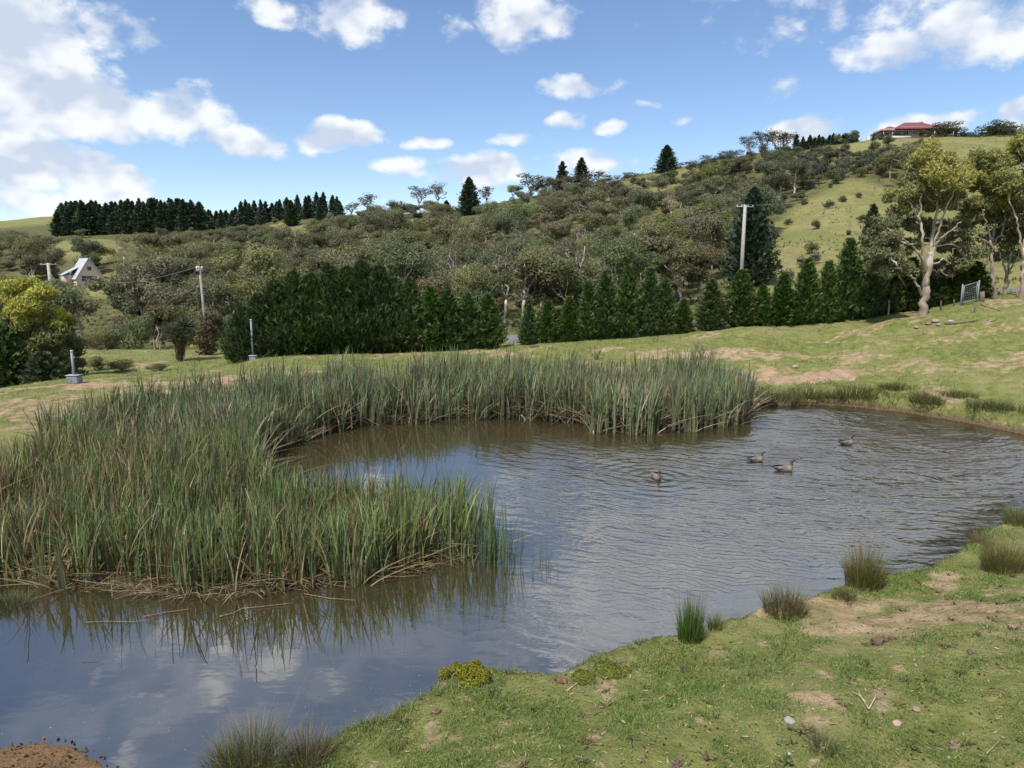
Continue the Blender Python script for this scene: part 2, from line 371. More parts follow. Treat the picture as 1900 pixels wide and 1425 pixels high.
def height(x, y, detail=True):
    x = np.atleast_1d(np.asarray(x, float)); y = np.atleast_1d(np.asarray(y, float))
    Rg = regional(x, y)
    near = (y > 20) & (y < 95)
    if near.any():
        xs, ys = x[near], y[near]
        d2 = (xs[:, None] - ROADP[None, :, 0]) ** 2 + (ys[:, None] - ROADP[None, :, 1]) ** 2
        k = d2.argmin(1); wgt = 1 - sstep(np.sqrt(d2[np.arange(len(k)), k]), 3.6, 7.5)
        Rg[near] = Rg[near] * (1 - wgt) + (ROADZ[k] - .03) * wgt
    if detail:
        Rg = Rg + (fbm(x * .9, y * .9, 11, 3) - .5) * (.10 + .10 * sstep(y, 18, 26) + .22 * sstep(y, 18, 24) * sstep(x, 8, 13) * (1 - sstep(y, 36, 48))) + (fbm(x * 2.3, y * 2.3, 16, 3) - .5) * .08 * sstep(y, 18, 26) * (1 - sstep(y, 70, 90)) + (fbm(x * 4, y * 4, 12, 2) - .5) * .05 * np.clip(1.5 - y / 40, 0, 1)
        Rg = Rg + (fbm(x * .05, y * .05, 14, 3) - .5) * np.clip((y - 100) / 60, 0, 1) * 3.0
    z = Rg
    loc = (y < 45) & (y > 2) & (np.abs(x) < 30)
    if loc.any():
        s = pond_sd(x[loc], y[loc]); r = Rg[loc]
        lip = .10 + .10 * vnoise(x[loc] * 1.3, y[loc] * 1.3, 21)
        far_ = sstep(x[loc], 8, 11) * sstep(y[loc], 16, 20); lip = lip + far_ * (.18 + .42 * fbm(x[loc] * .8, y[loc] * .8, 25, 3))
        spit = np.exp(-(((x[loc] + 5.2) / 1.3) ** 2 + ((y[loc] - 7.0) / .9) ** 2))
        lip = lip * (1 - .6 * np.clip(spit * 1.3, 0, 1)) + spit * .16 * (fbm(x[loc] * 5, y[loc] * 5, 23, 3) - .5) - spit * .02
        wl = .18 + .6 * spit + .35 * far_
        out = .10 * np.clip(s, 0, .25) + lip * sstep(s, 0, wl) + np.maximum(r - lip, .02) * sstep(s, 0.05, 2.6)
        shallow = np.exp(-(((x[loc] + 2.4) / 1.6) ** 2 + ((y[loc] - 7.3) / 1.1) ** 2)) + np.exp(-(((x[loc] + 5.3) / 1.8) ** 2 + ((y[loc] - 7.8) / 1.2) ** 2))
        inn = -1.3 * (1 - np.exp(s / 2.6)) * (1 - .72 * np.clip(shallow, 0, 1)) + np.minimum(s, 0) * 0
        z = z.copy(); z[loc] = np.where(s > 0, out, inn)
    return z
def gz(x, y): return float(height([x], [y])[0])
def gp(px, Y):
    X = (px - 950) / F * (Y * math.cos(PITCH) ** 0); return X, Y, gz(X, Y)

# dirt / straw masks as soil colours that belong to the place
def seg_d(x, y, pts):
    d = np.full(x.shape, 1e9)
    for (ax, ay), (bx, by) in zip(pts[:-1], pts[1:]):
        ex, ey = bx - ax, by - ay; t = np.clip(((x - ax) * ex + (y - ay) * ey) / (ex * ex + ey * ey), 0, 1)
        d = np.minimum(d, np.hypot(x - ax - t * ex, y - ay - t * ey))
    return d
DIRT = [(5.57, 9.18, .9, .5, .9), (7.97, 8.06, .9, .7, .9), (3.53, 6.78, .5, .35, .8), (5.43, 6.35, .8, .4, .8), (0.24, 7.43, .6, .25, .7), (2.29, 8.47, .35, .2, .6), (4.39, 8.06, .5, .25, .6), (9.97, 11.05, .9, .5, .7),
        (11.34, 33.49, 5.5, 1.0, .9), (15.95, 29.77, 2.4, .8, .7), (22, 28.61, 2.6, 1.2, .8), (22.03, 32.12, 3, .7, .7), (17.19, 33.86, 5, .8, .6), (27.27, 30.87, 3, .8, .8), (18.5, 28.37, 1.6, .7, .5), (-16.61, 22.84, 4, 2.5, .8), (-15.37, 25.68, 3, 1.4, .6)]
def masks(x, y):
    n = fbm(x * .8, y * .8, 31, 4); n2 = fbm(x * 3.5, y * 3.5, 35, 3)
    d = np.zeros_like(x)
    wx = x + (fbm(x * 1.1, y * 1.1, 36, 4) - .5) * 2.2; wy = y + (fbm(x * 1.1, y * 1.1, 37, 4) - .5) * 1.6
    for (cx, cy_, rx, ry, a) in DIRT:
        nf = 1.0 if cy_ < 20 else 0.0
        q = (((x * (1 - nf) + wx * nf) - cx) / rx) ** 2 + (((y * (1 - nf) + wy * nf) - cy_) / ry) ** 2
        d = np.maximum(d, a * (.72 if cy_ < 20 else .75) * sstep(1.3 - q + (n - .5) * 2.6 + (n2 - .5) * 1.6, .25, 1.1))
    s1 = seg_d(x, y, [(-20.14, 27.48), (-12.98, 29.15), (-7.94, 30.14), (0, 30.99), (6.28, 30.66), (10.8, 29.79), (14.36, 29.94)])
    d = np.maximum(d, .95 * sstep(1.15 - s1 + (n - .5) * 2.6 + (n2 - .5) * 1.2, -.1, .8) * (y > 24))
    s2 = seg_d(x, y, [(-19.88, 28.12), (-14.57, 29.25), (-9.31, 31.23)])
    d = np.maximum(d, .8 * sstep(.8 - s2 + (n - .5) * 2 + (n2 - .5), 0, .6))
    d = np.maximum(d, .62 * sstep(fbm(x * .55, y * .55, 41, 4) + (n2 - .5) * .25, .56, .72) * (y < 70))
    d = np.maximum(d, .6 * sstep(n2, .64, .78) * (y < 20))
    return np.clip(d, 0, 1)

def build_ground():
    uu = np.concatenate([np.linspace(-1.6, -.86, 14)[:-1], np.linspace(-.86, .86, 400), np.linspace(.86, 1.6, 14)[1:]])
    yy = np.concatenate([[-80, -20, -2], np.exp(np.linspace(math.log(1.6), math.log(4.0), 16))[:-1],
                         np.exp(np.linspace(math.log(4.0), math.log(70), 285))[:-1], np.exp(np.linspace(math.log(70), math.log(700), 120))[:-1], np.exp(np.linspace(math.log(700), math.log(4000), 18))])
    U, Y = np.meshgrid(uu, yy); X = U * np.where(Y < 1.6, 40, Y)
    X = np.where(Y < 1.6, U * 60, X)
    x, y = X.ravel(), Y.ravel()
    z = height(x, np.maximum(y, 1.6))
    nu, ny = len(uu), len(yy)
    i = (np.arange(ny - 1)[:, None] * nu + np.arange(nu - 1)[None]).ravel()
    q = np.stack([i, i + 1, i + nu + 1, i + nu], -1)
    me = np_mesh('ground', np.stack([x, y, z], -1), [q], None, (), True)
    s = np.where((y < 50) & (y > 1), pond_sd(x, y), 50)
    fattr(me, 'dirt', masks(x, y)); fattr(me, 'shore', s)
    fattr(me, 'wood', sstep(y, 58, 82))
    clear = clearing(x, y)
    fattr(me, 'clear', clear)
    return me
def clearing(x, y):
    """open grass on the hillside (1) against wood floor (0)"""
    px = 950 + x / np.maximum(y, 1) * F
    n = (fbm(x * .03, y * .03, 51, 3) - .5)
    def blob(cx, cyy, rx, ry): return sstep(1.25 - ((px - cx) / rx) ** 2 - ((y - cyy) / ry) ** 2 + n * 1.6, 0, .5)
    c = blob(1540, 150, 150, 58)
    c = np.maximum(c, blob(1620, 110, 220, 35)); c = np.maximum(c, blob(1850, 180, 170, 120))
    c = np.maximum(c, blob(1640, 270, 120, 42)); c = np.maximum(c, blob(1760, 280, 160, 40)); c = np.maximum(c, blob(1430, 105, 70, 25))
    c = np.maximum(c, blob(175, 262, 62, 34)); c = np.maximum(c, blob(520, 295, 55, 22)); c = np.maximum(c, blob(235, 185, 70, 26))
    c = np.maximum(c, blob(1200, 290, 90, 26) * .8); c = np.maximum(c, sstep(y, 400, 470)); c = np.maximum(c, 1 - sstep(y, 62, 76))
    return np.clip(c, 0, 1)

M_ground, g = mat('ground_soil_and_turf')
pos = g.n('ShaderNodeNewGeometry', out=0)
aD = g.n('ShaderNodeAttribute', attribute_name='dirt', out=2); aS = g.n('ShaderNodeAttribute', attribute_name='shore', out=2); aC = g.n('ShaderNodeAttribute', attribute_name='clear', out=2)
n1 = g.noise(pos, .35, 6, .6); n2 = g.noise(pos, 3.0, 6, .65); n3 = g.noise(pos, 22.0, 5, .65); n4 = g.noise(pos, .06, 5, .6)
grass = g.mix(g.rng(n2, .32, .68), C(.095, .125, .028), C(.195, .205, .066))
grass = g.mix(g.rng(n3, .46, .72), grass, C(.17, .135, .07))
grass = g.mix(g.m('MULTIPLY', g.rng(n1, .45, .7), .5), grass, C(.25, .22, .11))
hillg = g.mix(g.rng(n4, .35, .65), C(.148, .156, .055), C(.215, .200, .086))
hillg = g.mix(g.m('MULTIPLY', g.rng(n1, .42, .7), .7), hillg, C(.15, .125, .055))
hillg = g.mix(g.m('MULTIPLY', g.rng(g.noise(pos, 1.3, 4, .7), .48, .7), .6), hillg, C(.085, .085, .032))
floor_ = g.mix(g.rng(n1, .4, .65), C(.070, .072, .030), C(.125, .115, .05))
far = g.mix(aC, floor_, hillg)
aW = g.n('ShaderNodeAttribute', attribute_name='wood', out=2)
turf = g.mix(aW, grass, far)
dirt = g.mix(g.rng(n2, .3, .7), C(.27, .175, .115), C(.41, .29, .20))
dirt = g.mix(g.rng(n3, .5, .75), dirt, C(.22, .145, .095))
fac = g.rng(g.m('ADD', g.m('ADD', aD, g.m('MULTIPLY', g.m('SUBTRACT', n3, .5), 1.1)), g.m('MULTIPLY', g.m('SUBTRACT', n2, .5), 1.3)), .22, .85)
col = g.mix(g.m('MULTIPLY', fac, .9), turf, dirt)
mud = g.mix(g.rng(n3, .35, .65), C(.075, .055, .032), C(.15, .11, .065))
col = g.mix(g.rng(g.m('ADD', aS, g.m('MULTIPLY', g.m('SUBTRACT', n2, .5), .5)), .28, .05), col, mud)
sand = g.mix(g.rng(n3, .3, .7), C(.215, .135, .07), C(.135, .085, .045))
sand = g.mix(g.rng(g.noise(pos, 45, 3, .6), .6, .7), sand, C(.07, .05, .03))
psep = g.t.nodes.new('ShaderNodeSeparateXYZ'); g.put(psep.inputs[0], pos)
spitm = g.m('MULTIPLY', g.rng(psep.outputs[0], -3.3, -3.7), g.rng(psep.outputs[1], 8.4, 7.9))
col = g.mix(spitm, col, sand)
col = g.mix(g.m('MULTIPLY', g.rng(g.m('ADD', aS, g.m('MULTIPLY', g.m('SUBTRACT', n2, .5), .25)), .14, .0), .7), col, mud)
hgt = g.m('ADD', g.m('MULTIPLY', n3, .55), g.m('MULTIPLY', n2, .8))
hgt = g.m('ADD', hgt, g.m('MULTIPLY', g.noise(pos, 8.0, 4, .6), .5))
bp = g.n('ShaderNodeBump', i_Strength=.9, i_Distance=.09, i_Height=hgt)
gb = g.n('ShaderNodeBsdfPrincipled', i_Base_Color=col, i_Roughness=.95, i_Normal=bp); gb.node.inputs['Specular IOR Level'].default_value = .1
g.n('ShaderNodeOutputMaterial', gb)
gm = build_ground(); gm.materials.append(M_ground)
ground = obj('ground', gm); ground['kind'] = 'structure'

# ------------------------------------------------------------------ road
def build_road():
    T = unit(np.gradient(ROADP, axis=0)); Nn = np.stack([-T[:, 1], T[:, 0]], -1)
    V = []; offs = [-3.2, -1.6, 0, 1.6, 3.2]
    for o_ in offs: V.append(np.column_stack([ROADP + Nn * o_, ROADZ + .02 + .03 * (1 - abs(o_) / 3.2)]))
    n = len(ROADP); V = np.vstack(V)
    q = np.vstack([np.stack([k * n + np.arange(n - 1), k * n + np.arange(1, n), (k + 1) * n + np.arange(1, n), (k + 1) * n + np.arange(n - 1)], -1) for k in range(4)])
    m_, t = mat('asphalt'); p_ = t.n('ShaderNodeNewGeometry', out=0)
    a = t.noise(p_, 30, 4, .7); b_ = t.noise(p_, .6, 4, .6)
    c = t.mix(t.rng(a, .35, .7), C(.10, .10, .105), C(.19, .19, .195)); c = t.mix(t.m('MULTIPLY', t.rng(b_, .4, .7), .5), c, C(.21, .20, .19))
    rb = t.n('ShaderNodeBsdfPrincipled', i_Base_Color=c, i_Roughness=.95); rb.node.inputs['Specular IOR Level'].default_value = .15; t.n('ShaderNodeOutputMaterial', rb)
    o = obj('road', np_mesh('road', V, [q[:, ::-1]], None, (m_,), True)); o['kind'] = 'structure'
build_road()

# ------------------------------------------------------------------ pond water
def build_water():
    st = .25
    xs = np.arange(-13, 19, st); ys = np.arange(3.5, 35, st)
    X, Y = np.meshgrid(xs, ys); s = poly_sd(X.ravel(), Y.ravel(), SH).reshape(X.shape)
    nx = len(xs)
    keep = (s[:-1, :-1] < .8) | (s[1:, 1:] < .8)
    j, i = np.nonzero(keep); a = j * nx + i
    q = np.stack([a, a + 1, a + nx + 1, a + nx], -1)
    used, inv = np.unique(q, return_inverse=True)
    x, y = X.ravel()[used], Y.ravel()[used]
    me = np_mesh('pond_water', np.column_stack([x, y, np.zeros(len(x))]), [inv.reshape(-1, 4)], None, (), True)
    fattr(me, 'depth', np.maximum(0, -height(x, y)))
    # sheltered water by the reeds and the near left corner stays calm, the open part is ruffled
    open_ = sstep(x, -2.6, 2.6) * .95 + .05 + .35 * sstep(x, 2, 7)
    open_ = open_ * (.40 + .60 * sstep(y, 11, 19))
    rd = poly_sd(x, y, np.array(REED_POLY)); open_ = open_ * (.35 + .65 * sstep(rd, .3, 2.6))
    fattr(me, 'open', open_)
    fattr(me, 'ruffle', sstep(x, -1.0, 4.5) * (.25 + .75 * sstep(y, 10, 15)) * (1 + .6 * sstep(x, 4.0, 8.5)) * sstep(rd, .2, 1.6) * sstep(-s.ravel()[used], .2, 1.2) * (1 - .85 * np.exp(-((x - DUCK_RING[0]) ** 2 + (y - DUCK_RING[1]) ** 2) / 2.6)))
    return me
REED_POLY = [(-8.31, 11.1), (-7.08, 10.86), (-5.61, 10.61), (-4.3, 10.56), (-3.4, 10.81), (-2.26, 11.19), (-0.93, 11.57), (-0.05, 12.05), (0.12, 12.96), (-0.85, 13.69), (-3.15, 14.31), (-5.21, 14.93), (-6.68, 16.95), (-7.16, 19.33),
             (-6.61, 20.98), (-4.64, 23.19), (-1.93, 23.87), (2.11, 23.87), (2.83, 22), (5.01, 21.79), (7.2, 22.63), (8.7, 24.67), (9.29, 26.89), (8.18, 27.97), (4.26, 28.68), (0, 28.97), (-4.29, 28.21), (-8.48, 26.4), (-11.71, 22.98), (-12.64, 19.33), (-12.37, 15.7), (-11.3, 13.15), (-9.82, 11.28)]
DUCK_RING = on(1218, 888)
M_water, t = mat('pond_water')
pos = t.n('ShaderNodeNewGeometry', out=0)
dep = t.n('ShaderNodeAttribute', attribute_name='depth', out=2); opn = t.n('ShaderNodeAttribute', attribute_name='open', out=2)
def rings(c, k, decay, warpamt, ph=0.0):
    v = t.vm('SUBTRACT', pos, (float(c[0]), float(c[1]), 0))
    wn = t.vm('MULTIPLY', t.vm('SUBTRACT', t.noise(pos, .55, 3, .5, out=1), (.5, .5, .5)), (warpamt, warpamt, 0))
    r = t.vm('LENGTH', t.vm('ADD', v, wn), out=1)
    s_ = t.m('SINE', t.m('MULTIPLY_ADD', r, k, ph))
    return t.m('MULTIPLY', s_, t.m('EXPONENT', t.m('MULTIPLY', r, -1 / decay))), r
def saw(c, lam, warpamt, nsc, fr_=.78):
    v = t.vm('SUBTRACT', pos, (c[0], c[1], 0))
    wn = t.vm('MULTIPLY', t.vm('SUBTRACT', t.noise(pos, nsc, 3, .5, out=1), (.5, .5, .5)), (warpamt, warpamt, 0))
    p_ = t.m('FRACT', t.m('DIVIDE', t.vm('LENGTH', t.vm('ADD', v, wn), out=1), lam))
    return t.m('MINIMUM', t.m('MULTIPLY', p_, 1 / (1 - fr_)), t.m('MULTIPLY', t.m('SUBTRACT', 1.0, p_), 1 / fr_))
wA = saw((11.0, 32.0), .50, 1.6, .5)
wB = saw((9.0, 34.0), .28, 1.2, .9)
wF = saw((12.0, 40.0), .15, .7, 1.6, .88)   # wind ruffle: short steep backs, long faces leaning to the near bank
ruf = t.n('ShaderNodeAttribute', attribute_name='ruffle', out=2)
wC, _ = rings(DUCK_RING, 18.0, 1.1, .12)
patch = t.rng(t.noise(t.vm('MULTIPLY', pos, (1, 1.6, 1)), .42, 4, .6), .36, .62, .22, 1.15)
fine = t.noise(t.vm('MULTIPLY', pos, (1.0, 2.2, 1)), 3.2, 4, .55)
calm = t.noise(t.vm('MULTIPLY', pos, (1.0, 1.8, 1)), 1.1, 3, .5)
amp = t.m('MULTIPLY', opn, patch)
h = t.m('MULTIPLY', t.m('ADD', t.m('MULTIPLY', wA, .012), t.m('MULTIPLY', wB, .0055)), amp)
h = t.m('ADD', h, t.m('MULTIPLY', wC, .011))
h = t.m('ADD', h, t.m('MULTIPLY', t.m('MULTIPLY', wF, .0140), t.m('MULTIPLY', ruf, t.rng(t.noise(pos, .5, 3, .55), .30, .55, .55, 1.0))))
h = t.m('ADD', h, t.m('MULTIPLY', t.m('MULTIPLY', t.m('SUBTRACT', fine, .5), .018), amp))
h = t.m('ADD', h, t.m('MULTIPLY', t.m('MULTIPLY', t.m('SUBTRACT', calm, .5), .010), t.m('ADD', opn, .25)))
bmp = t.n('ShaderNodeBump', i_Strength=1.0, i_Distance=1.0, i_Height=h)
murk = t.m('SUBTRACT', 1.0, t.m('EXPONENT', t.m('MULTIPLY', dep, -3.6)))
body = t.n('ShaderNodeBsdfDiffuse', C(.038, .031, .014))
under = t.n('ShaderNodeMixShader', murk, t.n('ShaderNodeBsdfTransparent', C(.80, .70, .52)), body)
gl = t.n('ShaderNodeBsdfGlossy', i_Color=C(1, 1, 1), i_Roughness=.03, i_Normal=bmp)
fr = t.n('ShaderNodeFresnel', i_IOR=3.8, i_Normal=bmp)
t.n('ShaderNodeOutputMaterial', t.n('ShaderNodeMixShader', fr, under, gl))
wm = build_water(); wm.materials.append(M_water)
water = obj('pond_water', wm); water['kind'] = 'structure'

#==PART2==
# ------------------------------------------------------------------ tree generators
def crown_clump(G, rng, c, r, n, L, W, col, var=.22, shell=.45, up=.35, droop=0.0):
    d = unit(rng.normal(size=(n, 3))); k = shell + (1 - shell) * rng.random(n) ** .5
    low = d[:, 2] < -.25; k[low] *= .75
    p = np.asarray(c) + d * np.asarray(r) * k[:, None]
    nr = d + rng.normal(size=(n, 3)) * .55 + np.array([0, 0, up])
    cc = np.asarray(col)[None] * (1 + rng.uniform(-var, var, (n, 1))) * np.clip(1 + rng.normal(size=(n, 3)) * .05, .8, 1.2)
    ax = None
    if droop: ax = unit(rng.normal(size=(n, 3)) * (1 - droop) + np.array([0, 0, -droop]))
    G.leaves(rng, p, nr, L * rng.uniform(.6, 1.3, n), W * rng.uniform(.6, 1.3, n), np.clip(cc, .005, 1), ax)

def limb(p0, p1, n=6, sag=.0, rng=None, wob=.06):
    t = np.linspace(0, 1, n)[:, None]; p0 = np.asarray(p0, float); p1 = np.asarray(p1, float)
    p = p0 + (p1 - p0) * t; L = np.linalg.norm(p1 - p0)
    if rng is not None: p[1:-1] += rng.normal(size=(n - 2, 3)) * L * wob
    p[:, 2] += sag * L * np.sin(t[:, 0] * math.pi); return p

OLIVE = [(.152, .168, .054), (.164, .163, .062), (.136, .162, .064), (.160, .152, .068), (.142, .166, .076), (.188, .192, .058)]
def gum_variant(seed, h=9.0, spread=3.2, leaves=1500, leafL=.42, bare=.35, col=None, pale=True, dead=False):
    """unit gum tree: trunk mesh and crown mesh, base at the origin"""
    rng = np.random.default_rng(seed); T = Geo(); Cr = Geo()
    bc = np.array([.52, .47, .40]) if pale else np.array([.17, .13, .10])
    ns = rng.integers(1, 4); tips = []
    fork = h * bare
    base = np.zeros(3); top0 = np.array([rng.normal() * .4, rng.normal() * .4, fork])
    T.tube(limb([0, 0, -.6], top0, 5, 0, rng, .03), np.linspace(.024, .018, 5) * h, bc, 7)
    for k in range(ns + 2):
        a = rng.uniform(0, 6.28); rr = spread * rng.uniform(.35, .75)
        e = top0 + np.array([math.cos(a) * rr, math.sin(a) * rr, (h - fork) * rng.uniform(.45, .8)])
        P_ = limb(top0, e, 6, -.06, rng, .05); T.tube(P_, np.linspace(.013, .004, 6) * h, bc * rng.uniform(.8, 1.15), 5)
        tips.append(e)
        for q in range(2):
            e2 = P_[rng.integers(2, 5)] + np.array([rng.normal() * spread * .35, rng.normal() * spread * .35, rng.uniform(.1, .25) * h])
            T.tube(limb(P_[3], e2, 4, 0, rng, .06), np.linspace(.007, .002, 4) * h, bc, 4); tips.append(e2)
    nc = len(tips) + 5
    cl = list(tips)
    for k in range(8):
        a = rng.uniform(0, 6.28); rr = spread * rng.uniform(.1, .8); cl.append(np.array([math.cos(a) * rr, math.sin(a) * rr, h * rng.uniform(bare + .1, .90)]))
    base_col = np.array(col if col is not None else OLIVE[seed % len(OLIVE)])
    for c in cl:
        c = c.copy(); c[2] = min(c[2], h * .93)
        r = spread * rng.uniform(.26, .46)
        n = int(leaves / len(cl)) if not dead else int(leaves / len(cl) * .12)
        crown_clump(Cr, rng, c, (r, r, r * rng.uniform(.8, 1.05)), n, leafL, leafL * .5, base_col * rng.uniform(.78, 1.2), .25)
    return T.mesh('gum_trunk', M_bark, True), Cr.mesh('gum_crown', M_leaf)
def shrub_variant(seed, h=2.6, spread=1.8, leaves=900, leafL=.3, col=(.085, .10, .055)):
    rng = np.random.default_rng(seed); T = Geo(); Cr = Geo()
    for k in range(5):
        a = rng.uniform(0, 6.28); e = np.array([math.cos(a) * spread * .5, math.sin(a) * spread * .5, h * rng.uniform(.5, .8)])
        T.tube(limb([0, 0, -.3], e, 4, 0, rng, .05), np.linspace(.05, .015, 4), (.16, .12, .09), 4)
    for k in range(9):
        a = rng.uniform(0, 6.28); rr = spread * rng.uniform(0, .62); r = spread * rng.uniform(.32, .5)
        crown_clump(Cr, rng, (math.cos(a) * rr, math.sin(a) * rr, h * rng.uniform(.3, .75)), (r, r, r * .75), leaves // 9, leafL, leafL * .5, np.array(col) * rng.uniform(.75, 1.25))
    return T.mesh('shrub_stem', M_bark, True), Cr.mesh('shrub_crown', M_leaf)

def cypress_variant(seed, h=6.5, rmax=1.5, nb=150, per=16, L=.48, W=.13, up=.95, col=(.036, .068, .017), tipcol=(.075, .125, .030), droop=0., ragged=.25, base=.02, power=.85, lower=.22, leader=True):
    """conifer with upswept feathery sprays; up = rise of a branch per unit run"""
    rng = np.random.default_rng(seed); T = Geo(); Cr = Geo()
    T.tube([[0, 0, -.5], [0, 0, h * .45], [0, 0, h * .97]], [h * .022, h * .013, .012], (.12, .085, .06), 7)
    cs, ns, ax, Ls, cc = [], [], [], [], []
    for i in range(nb):
        t = base + (1 - base) * (i + rng.random()) / nb
        a = i * 2.39996 + rng.normal() * .3
        prof = (1 - t) ** power * min(1, .55 + .45 * (t - base) / lower)
        rl = rmax * prof * rng.uniform(1 - ragged, 1 + ragged * .6) + .12
        u_ = up * rng.uniform(.75, 1.3)
        out = np.array([math.cos(a), math.sin(a), 0.0]); d0 = unit(out + np.array([0, 0, u_]))
        st = np.array([0, 0, max(t * h - rl * u_ * .55, .05)])
        tip = st + out * rl + np.array([0, 0, rl * u_ - droop * rl])
        T.tube([st, (st + tip) / 2 + np.array([0, 0, -.04]), tip], [.03, .018, .006], (.10, .075, .05), 4, cap=False)
        f = rng.uniform(.22, 1.0, per) ** .8
        c = st + (tip - st) * f[:, None] + rng.normal(size=(per, 3)) * (.05 + .10 * rl)
        side = np.cross(d0, [0, 0, 1.0])
        dd = unit(d0 + side * rng.normal(size=(per, 1)) * .55 + rng.normal(size=(per, 3)) * .22 + np.array([0, 0, .25 if not droop else -.1]))
        cs.append(c); ax.append(dd); ns.append(unit(out * .8 + np.array([0, 0, .5]) + rng.normal(size=(per, 3)) * .6))
        Ls.append(rng.uniform(.6, 1.25, per) * L * (.65 + .35 * min(1, rl)))
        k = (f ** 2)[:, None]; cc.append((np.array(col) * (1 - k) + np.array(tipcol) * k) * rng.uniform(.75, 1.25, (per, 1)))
    if leader:
        n = 26; z = h * rng.uniform(.9, 1.02, n); c = np.column_stack([rng.normal(size=n) * .07, rng.normal(size=n) * .07, z])
        cs.append(c); ax.append(unit(np.column_stack([rng.normal(size=n) * .35, rng.normal(size=n) * .35, np.ones(n)]))); ns.append(rng.normal(size=(n, 3)))
        Ls.append(np.full(n, L * .8)); cc.append(np.tile(np.array(tipcol), (n, 1)))
    c, a_, n_, l_, k_ = np.vstack(cs), np.vstack(ax), np.vstack(ns), np.concatenate(Ls), np.vstack(cc)
    n_ = unit(n_ - a_ * (n_ * a_).sum(-1, keepdims=True))
    Cr.leaves(rng, c, n_, l_, l_ * W / L, k_, a_)
    # side sprays give each plume a feathered edge
    for sgn in (-1, 1):
        b = unit(np.cross(n_, a_)); d2 = unit(a_ + b * sgn * .75)
        Cr.leaves(rng, c + d2 * l_[:, None] * .22, n_, l_ * .6, l_ * W / L * .7, k_ * 1.03, d2)
    return T.mesh('conifer_trunk', M_bark, True), Cr.mesh('conifer_crown', M_needle)

def plant_tree(name, label, cat, group, loc, var, rz, sc, crown='crown', stem='trunk'):
    e = empty(name, loc, label, cat, group, rz, sc)
    obj(stem, var[0], e); obj(crown, var[1], e); return e
ORD = ['first', 'second', 'third', 'fourth', 'fifth', 'sixth', 'seventh', 'eighth', 'ninth', 'tenth', 'eleventh', 'twelfth', 'thirteenth', 'fourteenth', 'fifteenth', 'sixteenth', 'seventeenth', 'eighteenth', 'nineteenth', 'twentieth']

# ------------------------------------------------------------------ cypress hedge along the road
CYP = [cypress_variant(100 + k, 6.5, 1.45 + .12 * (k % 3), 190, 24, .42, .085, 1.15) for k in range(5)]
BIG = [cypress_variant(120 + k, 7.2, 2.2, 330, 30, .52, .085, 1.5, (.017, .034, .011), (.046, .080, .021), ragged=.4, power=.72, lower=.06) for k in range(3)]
rng = np.random.default_rng(5)
def hedge(rows, sect, name, vars_, h0, r0, group):
    for i, (px, top, wpx, Y) in enumerate(rows):
        X = (px - 950) / F * Y; z = gz(X, Y)
        tz = at(px, top, Y)[2]; hh = tz - z + (.7 if h0 > 7 else .25); k = i % len(vars_)
        sxy = (wpx / F * Y) / (2 * r0)
        plant_tree(name, sect % ORD[i], 'cypress', group, (X, Y, z - (.7 if h0 > 7 else .25)), vars_[k], rng.uniform(0, 6.28), (sxy, sxy * rng.uniform(.9, 1.1), hh / h0))
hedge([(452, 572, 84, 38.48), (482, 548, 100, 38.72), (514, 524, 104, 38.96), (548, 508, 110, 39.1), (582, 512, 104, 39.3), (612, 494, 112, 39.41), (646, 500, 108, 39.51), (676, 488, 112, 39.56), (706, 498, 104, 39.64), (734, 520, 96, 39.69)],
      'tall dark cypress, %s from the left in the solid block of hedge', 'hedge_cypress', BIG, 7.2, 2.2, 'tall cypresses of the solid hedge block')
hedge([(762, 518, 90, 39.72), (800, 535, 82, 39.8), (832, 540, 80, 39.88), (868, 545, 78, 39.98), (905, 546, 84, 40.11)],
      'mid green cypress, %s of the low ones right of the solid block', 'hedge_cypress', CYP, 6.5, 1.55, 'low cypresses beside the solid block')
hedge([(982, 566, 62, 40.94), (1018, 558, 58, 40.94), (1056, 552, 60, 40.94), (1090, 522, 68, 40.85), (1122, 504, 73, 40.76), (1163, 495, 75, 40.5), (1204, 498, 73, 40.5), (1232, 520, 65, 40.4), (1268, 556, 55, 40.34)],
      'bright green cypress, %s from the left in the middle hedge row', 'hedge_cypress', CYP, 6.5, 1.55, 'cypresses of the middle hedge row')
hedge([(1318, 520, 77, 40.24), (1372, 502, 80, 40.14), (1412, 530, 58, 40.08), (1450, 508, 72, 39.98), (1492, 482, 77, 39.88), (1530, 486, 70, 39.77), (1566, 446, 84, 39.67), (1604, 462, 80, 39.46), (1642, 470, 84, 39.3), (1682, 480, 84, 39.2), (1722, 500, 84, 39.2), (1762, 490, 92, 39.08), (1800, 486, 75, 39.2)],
      'dark green cypress, %s from the left in the right-hand hedge row', 'hedge_cypress', CYP, 6.5, 1.55, 'cypresses of the right-hand hedge row')

